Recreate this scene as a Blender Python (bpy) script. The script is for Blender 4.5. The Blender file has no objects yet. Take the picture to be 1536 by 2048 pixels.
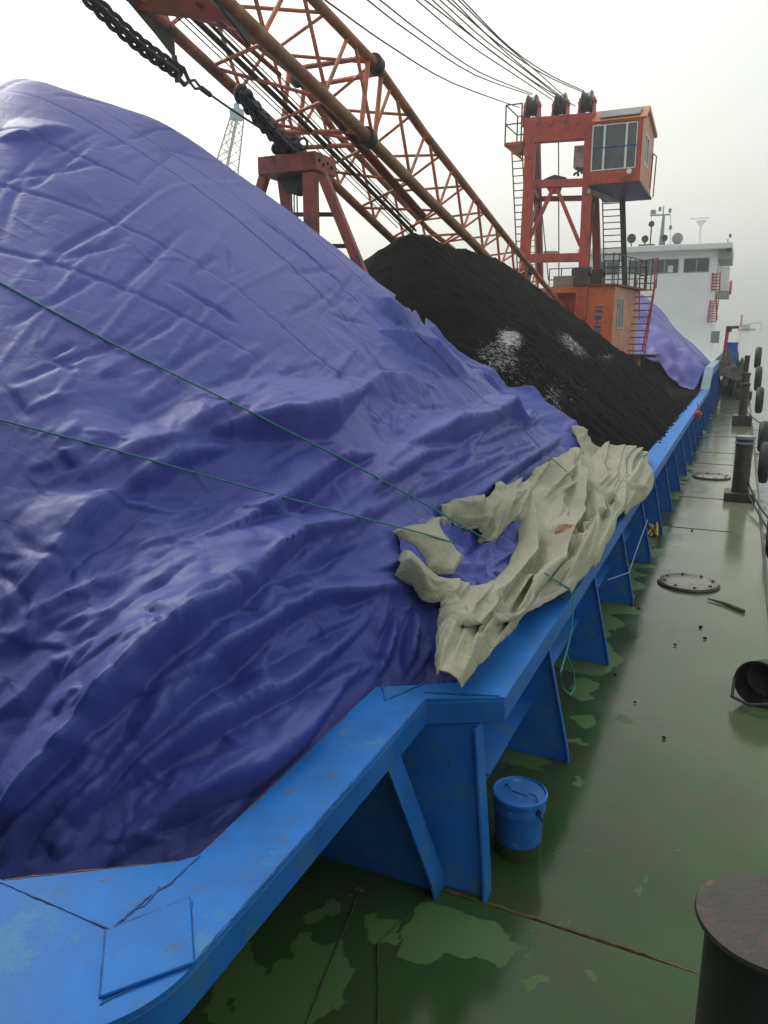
import bpy, math, random
import numpy as np
from mathutils import Vector, Matrix
R = math.radians
# ------------------------------------------------------------------ camera
F, CX, CY, VX, VY, HC = 1550., 768., 1024., 1488., 674., 2.9
PIT = math.atan((CY-VY)/F)
PSI = math.atan2(VX-CX, F*math.cos(PIT)+(CY-VY)*math.sin(PIT))
FW = np.array([-math.sin(PSI)*math.cos(PIT), math.cos(PSI)*math.cos(PIT), -math.sin(PIT)])
RT = np.array([math.cos(PSI), math.sin(PSI), 0.]); UP = np.cross(RT, FW)
CAM = np.array([0., 0., HC])
scene = bpy.context.scene
cam = bpy.data.cameras.new('camera'); camo = bpy.data.objects.new('camera', cam)
scene.collection.objects.link(camo)
cam.sensor_fit = 'VERTICAL'; cam.sensor_height = 36; cam.lens = 36*F/2048
cam.clip_start = 0.05; cam.clip_end = 6000
camo.matrix_world = Matrix(((RT[0], UP[0], -FW[0], 0), (RT[1], UP[1], -FW[1], 0), (RT[2], UP[2], -FW[2], HC), (0, 0, 0, 1)))
scene.camera = camo
# ------------------------------------------------------------------ light
SUN_EL, SUN_AZ = R(44), R(-62)          # azimuth measured from +Y towards +X
world = bpy.data.worlds.new('World'); scene.world = world; world.use_nodes = True
wt = world.node_tree; wt.nodes.clear()
def wn(t, **k):
    n = wt.nodes.new(t)
    for a, b in k.items(): setattr(n, a, b)
    return n
sky = wn('ShaderNodeTexSky', sky_type='NISHITA', sun_disc=False, sun_elevation=SUN_EL, sun_rotation=SUN_AZ, air_density=2.5, dust_density=8, ozone_density=.6)
hs = wn('ShaderNodeHueSaturation'); hs.inputs['Saturation'].default_value = .35
wt.links.new(sky.outputs[0], hs.inputs['Color'])
bg1 = wn('ShaderNodeBackground'); bg1.inputs[1].default_value = .06
wt.links.new(hs.outputs[0], bg1.inputs[0])
tc = wn('ShaderNodeTexCoord')
dp = wn('ShaderNodeVectorMath', operation='DOT_PRODUCT'); dp.inputs[1].default_value = Vector((-.62, .66, .42)).normalized()
wt.links.new(tc.outputs['Generated'], dp.inputs[0])
cr = wn('ShaderNodeValToRGB'); cr.color_ramp.elements[0].position = .0; cr.color_ramp.elements[0].color = (.62, .66, .67, 1)
cr.color_ramp.elements[1].position = 1.0; cr.color_ramp.elements[1].color = (1.35, 1.32, 1.26, 1)
e = cr.color_ramp.elements.new(.5); e.color = (.64, .68, .67, 1)
e = cr.color_ramp.elements.new(.70); e.color = (.90, .93, .89, 1)
e = cr.color_ramp.elements.new(.86); e.color = (1.05, 1.06, 1.02, 1)
wt.links.new(dp.outputs['Value'], cr.inputs[0])
bg2 = wn('ShaderNodeBackground'); bg2.inputs[1].default_value = .88
wt.links.new(cr.outputs[0], bg2.inputs[0])
ad = wn('ShaderNodeAddShader'); wt.links.new(bg1.outputs[0], ad.inputs[0]); wt.links.new(bg2.outputs[0], ad.inputs[1])
wo = wn('ShaderNodeOutputWorld'); wt.links.new(ad.outputs[0], wo.inputs[0])
sl = bpy.data.lights.new('sun', 'SUN'); sl.energy = 1.15; sl.angle = R(16); sl.color = (1, .97, .92)
so = bpy.data.objects.new('sun', sl); scene.collection.objects.link(so)
sd = Vector((math.sin(SUN_AZ)*math.cos(SUN_EL), math.cos(SUN_AZ)*math.cos(SUN_EL), math.sin(SUN_EL)))
so.rotation_euler = sd.to_track_quat('Z', 'Y').to_euler(); so.location = (0, 0, 40)
scene.view_settings.view_transform = 'Standard'; scene.view_settings.look = 'None'
scene.view_settings.exposure = 0; scene.view_settings.gamma = 1
scene.cycles.max_bounces = 6; scene.cycles.volume_bounces = 0
# ------------------------------------------------------------------ projection helpers
def ray(x, y): return FW*F+RT*(x-CX)+UP*(CY-y)
def on(x, y, axis, val):
    d = ray(x, y); return CAM+d*((val-CAM[axis])/d[axis])
def oX(x, y, v): return tuple(on(x, y, 0, v))
def oY(x, y, v): return tuple(on(x, y, 1, v))
def oZ(x, y, v): return tuple(on(x, y, 2, v))
def proj(P):
    d = P-CAM; z = d@FW; return CX+F*(d@RT)/z, CY-F*(d@UP)/z, z
# ------------------------------------------------------------------ numpy noise
_rg = np.random.default_rng(5); _T = _rg.random((256, 256))*2-1
def vn(x, y):
    xi = np.floor(x).astype(int); yi = np.floor(y).astype(int); fx = x-xi; fy = y-yi
    fx = fx*fx*fx*(fx*(fx*6-15)+10); fy = fy*fy*fy*(fy*(fy*6-15)+10)
    a = _T[xi & 255, yi & 255]; b = _T[(xi+1) & 255, yi & 255]; c = _T[xi & 255, (yi+1) & 255]; d = _T[(xi+1) & 255, (yi+1) & 255]
    return (a*(1-fx)+b*fx)*(1-fy)+(c*(1-fx)+d*fx)*fy
def fbm(x, y, o=4, g=.5):
    s = 0; a = 1
    for i in range(o):
        s = s+a*vn(x*1.9**i+i*17.3, y*1.9**i+i*9.1); a *= g
    return s
def ridged(x, y, o=3, g=.5):
    s = 0; a = 1
    for i in range(o):
        s = s+a*(1-2*np.abs(vn(x*2**i+i*31.7, y*2**i+i*5.3))); a *= g
    return s
def tn(x, y):
    x, y = x+.35*vn(x*.9, y*.9+7), y+.35*vn(x*.9+13, y*.9)
    xi = np.floor(x).astype(int); yi = np.floor(y).astype(int); fx = x-xi; fy = y-yi
    a = _T[xi & 255, yi & 255]; b = _T[(xi+1) & 255, yi & 255]; c = _T[xi & 255, (yi+1) & 255]; d = _T[(xi+1) & 255, (yi+1) & 255]
    return np.where(fx > fy, a+fx*(b-a)+fy*(d-b), a+fy*(c-a)+fx*(d-c))
def trifbm(x, y, o=3, g=.5):
    s = 0; a = 1
    for i in range(o):
        s = s+a*tn(x*2.1**i+i*11.3, y*2.1**i+i*5.9); a *= g
    return s
def sstep(a, b, x):
    t = np.clip((x-a)/(b-a), 0, 1); return t*t*(3-2*t)
# ------------------------------------------------------------------ materials
def mat(name, col, rough=.5, metal=0., var=.25, vscale=3., dirt=None, damt=.0, dscale=2., bump=.0, bscale=40., spec=.5, coat=0., stretch=None, chips=None):
    m = bpy.data.materials.new(name); m.use_nodes = True; nt = m.node_tree; b = nt.nodes['Principled BSDF']
    L = nt.links.new
    t = nt.nodes.new('ShaderNodeTexCoord'); src = t.outputs['Object']
    if stretch:
        mp = nt.nodes.new('ShaderNodeMapping'); mp.inputs['Scale'].default_value = stretch; L(src, mp.inputs[0]); src = mp.outputs[0]
    n = nt.nodes.new('ShaderNodeTexNoise'); n.inputs['Scale'].default_value = vscale; n.inputs['Detail'].default_value = 6; n.inputs['Roughness'].default_value = .6
    L(src, n.inputs[0])
    r = nt.nodes.new('ShaderNodeValToRGB')
    r.color_ramp.elements[0].position = .3; r.color_ramp.elements[1].position = .7
    r.color_ramp.elements[0].color = tuple(c*(1-var) for c in col)+(1,); r.color_ramp.elements[1].color = tuple(min(1, c*(1+var)) for c in col)+(1,)
    L(n.outputs[0], r.inputs[0]); out = r.outputs[0]
    if dirt:
        n2 = nt.nodes.new('ShaderNodeTexNoise'); n2.inputs['Scale'].default_value = dscale; n2.inputs['Detail'].default_value = 9; n2.inputs['Roughness'].default_value = .68
        L(src, n2.inputs[0])
        r2 = nt.nodes.new('ShaderNodeValToRGB'); r2.color_ramp.elements[0].position = .62-damt*.3; r2.color_ramp.elements[1].position = .72-damt*.22
        L(n2.outputs[0], r2.inputs[0])
        mx = nt.nodes.new('ShaderNodeMix'); mx.data_type = 'RGBA'; L(r2.outputs[0], mx.inputs[0]); L(out, mx.inputs[6]); mx.inputs[7].default_value = tuple(dirt)+(1,)
        out = mx.outputs[2]
    for cc, sc_, th in (chips or ()):
        n4 = nt.nodes.new('ShaderNodeTexNoise'); n4.inputs['Scale'].default_value = sc_; n4.inputs['Detail'].default_value = 8; n4.inputs['Roughness'].default_value = .75; L(src, n4.inputs[0])
        r4 = nt.nodes.new('ShaderNodeMapRange'); r4.inputs[1].default_value = th; r4.inputs[2].default_value = th+.05; L(n4.outputs[0], r4.inputs[0])
        m4 = nt.nodes.new('ShaderNodeMix'); m4.data_type = 'RGBA'; L(r4.outputs[0], m4.inputs[0]); L(out, m4.inputs[6]); m4.inputs[7].default_value = tuple(cc)+(1,); out = m4.outputs[2]
    L(out, b.inputs['Base Color'])
    mr = nt.nodes.new('ShaderNodeMapRange'); mr.inputs[3].default_value = max(.04, rough-.12); mr.inputs[4].default_value = min(1, rough+.12)
    L(n.outputs[0], mr.inputs[0]); L(mr.outputs[0], b.inputs['Roughness'])
    b.inputs['Metallic'].default_value = metal; b.inputs['Specular IOR Level'].default_value = spec
    b.inputs['Coat Weight'].default_value = coat
    if bump:
        n3 = nt.nodes.new('ShaderNodeTexNoise'); n3.inputs['Scale'].default_value = bscale; n3.inputs['Detail'].default_value = 5; L(src, n3.inputs[0])
        bp = nt.nodes.new('ShaderNodeBump'); bp.inputs['Strength'].default_value = bump; bp.inputs['Distance'].default_value = .01
        L(n3.outputs[0], bp.inputs['Height']); L(bp.outputs[0], b.inputs['Normal'])
    return m
M = {}
M['blue'] = mat('blue_paint', (.012, .135, .46), .45, spec=.35, chips=[((.02, .035, .05), 16, .66), ((.14, .07, .03), 6, .70)], var=.22, vscale=2.2, dirt=(.05, .16, .30), damt=.32, dscale=5, bump=.1, bscale=90)
M['bluetop'] = mat('blue_paint_worn', (.012, .18, .58), .52, spec=.25, chips=[((.04, .22, .50), 2.2, .56), ((.02, .05, .08), 18, .64), ((.10, .20, .30), 8, .66), ((.13, .06, .03), 11, .70)], var=.2, vscale=3, dirt=(.09, .13, .17), damt=.14, dscale=9, bump=.12, bscale=90)
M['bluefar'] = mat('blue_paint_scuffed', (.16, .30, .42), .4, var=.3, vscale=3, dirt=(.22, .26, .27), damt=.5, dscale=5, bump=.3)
M['bucket'] = mat('bucket_blue', (.02, .16, .52), .4, var=.2, vscale=6, dirt=(.2, .4, .6), damt=.1, dscale=14, bump=.3)
M['weld'] = mat('weld_bead', (.014, .10, .33), .5, var=.5, vscale=30, bump=.6, bscale=120)
M['rustweld'] = mat('rusty_weld', (.20, .085, .025), .7, var=.6, vscale=14, dirt=(.06, .09, .03), damt=.6, dscale=7, bump=.6)
M['crane'] = mat('crane_red', (.48, .062, .035), .5, var=.2, vscale=2, dirt=(.16, .045, .025), damt=.3, dscale=3)
M['craned'] = mat('crane_dark_red', (.20, .03, .02), .6, var=.3, vscale=2)
M['orange'] = mat('crane_orange', (.62, .14, .03), .45, var=.15, vscale=1.5, dirt=(.35, .1, .04), damt=.3, dscale=3)
M['orange2'] = mat('crane_orange_faded', (.66, .27, .13), .5, var=.2, vscale=2, dirt=(.40, .2, .12), damt=.4, dscale=3)
M['boom'] = mat('boom_rusty', (.42, .14, .065), .5, var=.35, vscale=3, dirt=(.13, .09, .03), damt=.5, dscale=2.5)
M['boomy'] = mat('boom_ochre', (.27, .15, .055), .5, var=.45, vscale=3, dirt=(.22, .06, .03), damt=.6, dscale=2)
M['lattice'] = mat('lattice_red', (.56, .16, .075), .55, var=.3, vscale=4, dirt=(.2, .12, .06), damt=.4)
M['grab'] = mat('grab_red', (.30, .07, .05), .55, var=.25, vscale=4, dirt=(.09, .05, .04), damt=.4, dscale=5)
M['dark'] = mat('dark_steel', (.022, .024, .023), .5, var=.3, vscale=6, dirt=(.08, .05, .03), damt=.1)
M['iron'] = mat('rusty_iron', (.035, .030, .026), .38, var=.4, vscale=6, dirt=(.16, .06, .02), damt=.22, dscale=7, bump=.4, bscale=50)
M['wire'] = mat('wire_rope', (.05, .05, .045), .55, var=.3, vscale=20)
M['rubber'] = mat('black_rubber', (.018, .018, .018), .55, var=.3, vscale=8, dirt=(.1, .1, .09), damt=.15)
M['rope'] = mat('green_rope', (.05, .27, .25), .7, var=.4, vscale=60, bump=.8, bscale=300)
M['ropedk'] = mat('dark_rope', (.03, .035, .03), .8, var=.3, vscale=40)
M['white'] = mat('ship_white', (.90, .92, .89), .45, var=.04, vscale=.6)
M['whitebr'] = mat('white_trim', (.8, .8, .77), .4, var=.05)
M['grey'] = mat('grey_green', (.28, .31, .29), .6, var=.15)
M['green'] = mat('dark_green', (.03, .10, .05), .5, var=.2)
M['glass'] = mat('window_glass', (.05, .07, .09), .12, var=.3, vscale=.7, spec=.8)
M['cabglass'] = mat('cab_glass', (.035, .05, .055), .1, var=.5, vscale=2.2, spec=.9)
M['seal'] = mat('grey_panel', (.20, .24, .24), .5, var=.15)
M['bulkhead'] = mat('bulkhead_green', (.07, .09, .08), .6)
M['letter'] = mat('blue_lettering', (.16, .13, .36), .6, var=.3, vscale=10)
M['acbox'] = mat('unit_white', (.45, .46, .40), .5, var=.3, vscale=5, dirt=(.1, .1, .08), damt=.1)
M['yellow'] = mat('yellow_paint', (.55, .42, .08), .5)
M['redpipe'] = mat('red_pipe', (.4, .05, .06), .5)
M['redbright'] = mat('red_plastic', (.38, .04, .035), .5)
M['brown'] = mat('brown_rag', (.35, .20, .12), .9, var=.5, vscale=30, bump=1, bscale=80)
M['farblue'] = mat('far_crane_blue', (.10, .26, .38), .5)
M['fargrey'] = mat('far_crane_grey', (.20, .27, .32), .5)
M['boatblue'] = mat('boat_blue', (.30, .36, .45), .5)  # both boat paints are paled, putting part of the mist into their colour
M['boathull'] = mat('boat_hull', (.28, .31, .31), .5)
M['mud'] = mat('dark_wet_heap', (.010, .011, .010), .6, var=.5, vscale=8, dirt=(.05, .03, .012), damt=.1, dscale=5, bump=.8, bscale=20)
M['stick'] = mat('dirty_wood', (.05, .06, .03), .7)

def tarpmat(name, col, hi, rough, bscale, bstr, crease, wscale=(1, 1, 1), spec=.46, cw=.05):
    m = bpy.data.materials.new(name); m.use_nodes = True; nt = m.node_tree; b = nt.nodes['Principled BSDF']; L = nt.links.new
    t = nt.nodes.new('ShaderNodeTexCoord')
    n = nt.nodes.new('ShaderNodeTexNoise'); n.inputs['Scale'].default_value = 1.3; n.inputs['Detail'].default_value = 7; n.inputs['Roughness'].default_value = .6; L(t.outputs['Object'], n.inputs[0])
    r = nt.nodes.new('ShaderNodeValToRGB'); r.color_ramp.elements[0].position = .3; r.color_ramp.elements[1].position = .72
    r.color_ramp.elements[0].color = tuple(col)+(1,); r.color_ramp.elements[1].color = tuple(hi)+(1,); L(n.outputs[0], r.inputs[0]); L(r.outputs[0], b.inputs['Base Color'])
    mr = nt.nodes.new('ShaderNodeMapRange'); mr.inputs[3].default_value = rough-.08; mr.inputs[4].default_value = rough+.14; L(n.outputs[0], mr.inputs[0]); L(mr.outputs[0], b.inputs['Roughness'])
    # warp
    w = nt.nodes.new('ShaderNodeTexNoise'); w.inputs['Scale'].default_value = 2.5; w.inputs['Detail'].default_value = 3; L(t.outputs['Object'], w.inputs[0])
    vm = nt.nodes.new('ShaderNodeVectorMath'); vm.operation = 'SCALE'; vm.inputs['Scale'].default_value = .35; L(w.outputs['Color'], vm.inputs[0])
    va = nt.nodes.new('ShaderNodeVectorMath'); va.operation = 'ADD'; L(t.outputs['Object'], va.inputs[0]); L(vm.outputs[0], va.inputs[1])
    mp = nt.nodes.new('ShaderNodeMapping'); mp.inputs['Scale'].default_value = wscale; mp.inputs['Rotation'].default_value = (0, 0, R(25)); L(va.outputs[0], mp.inputs[0])
    prev = None
    for sc, st in ((bscale, 1.), (bscale*2.7, .5)):
        v = nt.nodes.new('ShaderNodeTexVoronoi'); v.feature = 'DISTANCE_TO_EDGE'; v.inputs['Scale'].default_value = sc; L(mp.outputs[0], v.inputs['Vector'])
        rr = nt.nodes.new('ShaderNodeMapRange'); rr.inputs[1].default_value = 0; rr.inputs[2].default_value = cw; rr.inputs[3].default_value = 0; rr.inputs[4].default_value = 1; L(v.outputs['Distance'], rr.inputs[0])
        bp = nt.nodes.new('ShaderNodeBump'); bp.inputs['Strength'].default_value = crease*st; bp.inputs['Distance'].default_value = .01; L(rr.outputs[0], bp.inputs['Height'])
        if prev: L(prev.outputs[0], bp.inputs['Normal'])
        prev = bp
    n3 = nt.nodes.new('ShaderNodeTexNoise'); n3.inputs['Scale'].default_value = bscale*5; n3.inputs['Detail'].default_value = 6; n3.inputs['Roughness'].default_value = .55; L(mp.outputs[0], n3.inputs[0])
    bp = nt.nodes.new('ShaderNodeBump'); bp.inputs['Strength'].default_value = bstr; bp.inputs['Distance'].default_value = .02; L(n3.outputs[0], bp.inputs['Height']); L(prev.outputs[0], bp.inputs['Normal'])
    L(bp.outputs[0], b.inputs['Normal'])
    b.inputs['Specular IOR Level'].default_value = spec
    return m
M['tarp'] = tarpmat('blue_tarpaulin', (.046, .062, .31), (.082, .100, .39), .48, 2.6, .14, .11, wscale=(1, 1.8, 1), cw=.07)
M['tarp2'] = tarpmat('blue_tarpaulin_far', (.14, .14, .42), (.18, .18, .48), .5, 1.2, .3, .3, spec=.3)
M['beige'] = tarpmat('beige_tarpaulin', (.27, .268, .185), (.40, .395, .285), .55, 6, .35, .3, spec=.35)

# coal: dark with white dust driven by vertex attribute
def coalmat():
    m = bpy.data.materials.new('coal'); m.use_nodes = True; nt = m.node_tree; b = nt.nodes['Principled BSDF']; L = nt.links.new
    t = nt.nodes.new('ShaderNodeTexCoord')
    n = nt.nodes.new('ShaderNodeTexNoise'); n.inputs['Scale'].default_value = 9; n.inputs['Detail'].default_value = 10; n.inputs['Roughness'].default_value = .75; L(t.outputs['Object'], n.inputs[0])
    r = nt.nodes.new('ShaderNodeValToRGB'); r.color_ramp.elements[0].position = .3; r.color_ramp.elements[1].position = .75
    r.color_ramp.elements[0].color = (.003, .003, .003, 1); r.color_ramp.elements[1].color = (.010, .010, .0105, 1); L(n.outputs[0], r.inputs[0])
    at = nt.nodes.new('ShaderNodeAttribute'); at.attribute_name = 'dust'
    mp = nt.nodes.new('ShaderNodeMapping'); mp.inputs['Scale'].default_value = (13, 24, 13); mp.inputs['Rotation'].default_value = (0, 0, R(10)); L(t.outputs['Object'], mp.inputs[0])
    n2 = nt.nodes.new('ShaderNodeTexNoise'); n2.inputs['Scale'].default_value = 1; n2.inputs['Detail'].default_value = 8; n2.inputs['Roughness'].default_value = .8; L(mp.outputs[0], n2.inputs[0])
    a = nt.nodes.new('ShaderNodeMath'); a.operation = 'ADD'; L(at.outputs['Fac'], a.inputs[0]); L(n2.outputs[0], a.inputs[1])
    s = nt.nodes.new('ShaderNodeMapRange'); s.inputs[1].default_value = .955; s.inputs[2].default_value = 1.10; L(a.outputs[0], s.inputs[0])
    mx = nt.nodes.new('ShaderNodeMix'); mx.data_type = 'RGBA'; L(s.outputs[0], mx.inputs[0]); L(r.outputs[0], mx.inputs[6]); mx.inputs[7].default_value = (.62, .62, .6, 1)
    L(mx.outputs[2], b.inputs['Base Color']); b.inputs['Roughness'].default_value = .95; b.inputs['Specular IOR Level'].default_value = .12
    n3 = nt.nodes.new('ShaderNodeTexNoise'); n3.inputs['Scale'].default_value = 14; n3.inputs['Detail'].default_value = 8; n3.inputs['Roughness'].default_value = .8; L(t.outputs['Object'], n3.inputs[0])
    bp = nt.nodes.new('ShaderNodeBump'); bp.inputs['Strength'].default_value = .9; bp.inputs['Distance'].default_value = .05; L(n3.outputs[0], bp.inputs['Height']); L(bp.outputs[0], b.inputs['Normal'])
    return m
M['coal'] = coalmat()
def deckmat():
    m = bpy.data.materials.new('wet_green_deck'); m.use_nodes = True; nt = m.node_tree; b = nt.nodes['Principled BSDF']; L = nt.links.new
    t = nt.nodes.new('ShaderNodeTexCoord')
    def noise(sc, det=6, ro=.6, vec=None):
        n = nt.nodes.new('ShaderNodeTexNoise'); n.inputs['Scale'].default_value = sc; n.inputs['Detail'].default_value = det; n.inputs['Roughness'].default_value = ro; L(vec or t.outputs['Object'], n.inputs[0]); return n.outputs[0]
    def ramp(src, p0, c0, p1, c1):
        r = nt.nodes.new('ShaderNodeValToRGB'); r.color_ramp.elements[0].position = p0; r.color_ramp.elements[1].position = p1; r.color_ramp.elements[0].color = c0+(1,); r.color_ramp.elements[1].color = c1+(1,); L(src, r.inputs[0]); return r.outputs[0]
    def mix(f, a, c):
        x = nt.nodes.new('ShaderNodeMix'); x.data_type = 'RGBA'; L(f, x.inputs[0])
        for i, v in ((6, a), (7, c)):
            if isinstance(v, tuple): x.inputs[i].default_value = v+(1,)
            else: L(v, x.inputs[i])
        return x.outputs[2]
    K, W = (0, 0, 0), (1, 1, 1)
    wet = ramp(noise(1.1), .3, (.020, .070, .019), .7, (.048, .100, .034))
    wet = mix(ramp(noise(5, 10, .72), .45, K, .62, (.6, .6, .6)), wet, (.052, .072, .030))
    rust = ramp(noise(1.6, 9, .7), .47, K, .66, (.8, .8, .8))
    wet = mix(rust, wet, (.062, .056, .030))
    grn = ramp(noise(.8), .3, (.065, .15, .038), .7, (.11, .18, .068))
    at = nt.nodes.new('ShaderNodeAttribute'); at.attribute_name = 'dry'
    edge = nt.nodes.new('ShaderNodeMath'); edge.operation = 'MULTIPLY_ADD'; L(noise(14, 5, .6), edge.inputs[0]); edge.inputs[1].default_value = .28
    sub = nt.nodes.new('ShaderNodeMath'); sub.operation = 'SUBTRACT'; L(at.outputs['Fac'], sub.inputs[0]); sub.inputs[1].default_value = .14; L(sub.outputs[0], edge.inputs[2])
    dm = nt.nodes.new('ShaderNodeMapRange'); dm.inputs[1].default_value = .42; dm.inputs[2].default_value = .58; L(edge.outputs[0], dm.inputs[0])
    col = mix(dm.outputs[0], wet, grn)
    fl = ramp(noise(22, 8, .75), .64, K, .70, (.5, .5, .5)); col = mix(fl, col, (.10, .12, .07))
    fl2 = ramp(noise(9, 9, .8), .645, K, .70, (.8, .8, .8)); col = mix(fl2, col, (.20, .07, .02))
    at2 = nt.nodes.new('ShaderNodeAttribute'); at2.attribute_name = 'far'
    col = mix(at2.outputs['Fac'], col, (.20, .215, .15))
    L(col, b.inputs['Base Color'])
    ro = nt.nodes.new('ShaderNodeMapRange'); L(noise(1.7, 7, .6), ro.inputs[0]); ro.inputs[1].default_value = .3; ro.inputs[2].default_value = .7; ro.inputs[3].default_value = .07; ro.inputs[4].default_value = .22
    rm = nt.nodes.new('ShaderNodeMix'); rm.data_type = 'FLOAT'; L(dm.outputs[0], rm.inputs[0]); L(ro.outputs[0], rm.inputs[2]); rm.inputs[3].default_value = .5
    L(rm.outputs[0], b.inputs['Roughness'])
    bp = nt.nodes.new('ShaderNodeBump'); bp.inputs['Strength'].default_value = .06; bp.inputs['Distance'].default_value = .02
    L(noise(6, 4, .5), bp.inputs['Height'])
    bp2 = nt.nodes.new('ShaderNodeBump'); bp2.inputs['Distance'].default_value = .004; L(noise(90, 4, .6), bp2.inputs['Height']); L(bp.outputs[0], bp2.inputs['Normal'])
    bs = nt.nodes.new('ShaderNodeMath'); bs.operation = 'MULTIPLY_ADD'; L(dm.outputs[0], bs.inputs[0]); bs.inputs[1].default_value = .3; bs.inputs[2].default_value = .05; L(bs.outputs[0], bp2.inputs['Strength'])
    L(bp2.outputs[0], b.inputs['Normal'])
    b.inputs['Specular IOR Level'].default_value = .27
    return m
M['deck'] = deckmat()
def watermat():
    m = bpy.data.materials.new('sea_water'); m.use_nodes = True; nt = m.node_tree; b = nt.nodes['Principled BSDF']; L = nt.links.new
    b.inputs['Base Color'].default_value = (.16, .19, .165, 1); b.inputs['Roughness'].default_value = .12
    t = nt.nodes.new('ShaderNodeTexCoord'); prev = None
    for sc, st in ((.5, .35), (2.2, .3)):
        n = nt.nodes.new('ShaderNodeTexNoise'); n.inputs['Scale'].default_value = sc; n.inputs['Detail'].default_value = 5; L(t.outputs['Object'], n.inputs[0])
        bp = nt.nodes.new('ShaderNodeBump'); bp.inputs['Strength'].default_value = st; bp.inputs['Distance'].default_value = .3/sc; L(n.outputs[0], bp.inputs['Height'])
        if prev: L(prev.outputs[0], bp.inputs['Normal'])
        prev = bp
    L(prev.outputs[0], b.inputs['Normal']); return m
M['sea'] = watermat()
M['coverdeck'] = mat('manhole_paint', (.16, .15, .10), .2, var=.3, vscale=4, dirt=(.08, .06, .03), damt=.3, dscale=5)
hm = bpy.data.materials.new('haze_air'); hm.use_nodes = True; hnt = hm.node_tree; hnt.nodes.clear()
hv = hnt.nodes.new('ShaderNodeVolumePrincipled'); hv.inputs['Color'].default_value = (.93, .96, .93, 1); hv.inputs['Density'].default_value = .0019; hv.inputs['Anisotropy'].default_value = .55
ho = hnt.nodes.new('ShaderNodeOutputMaterial'); hnt.links.new(hv.outputs[0], ho.inputs['Volume']); M['haze'] = hm
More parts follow.
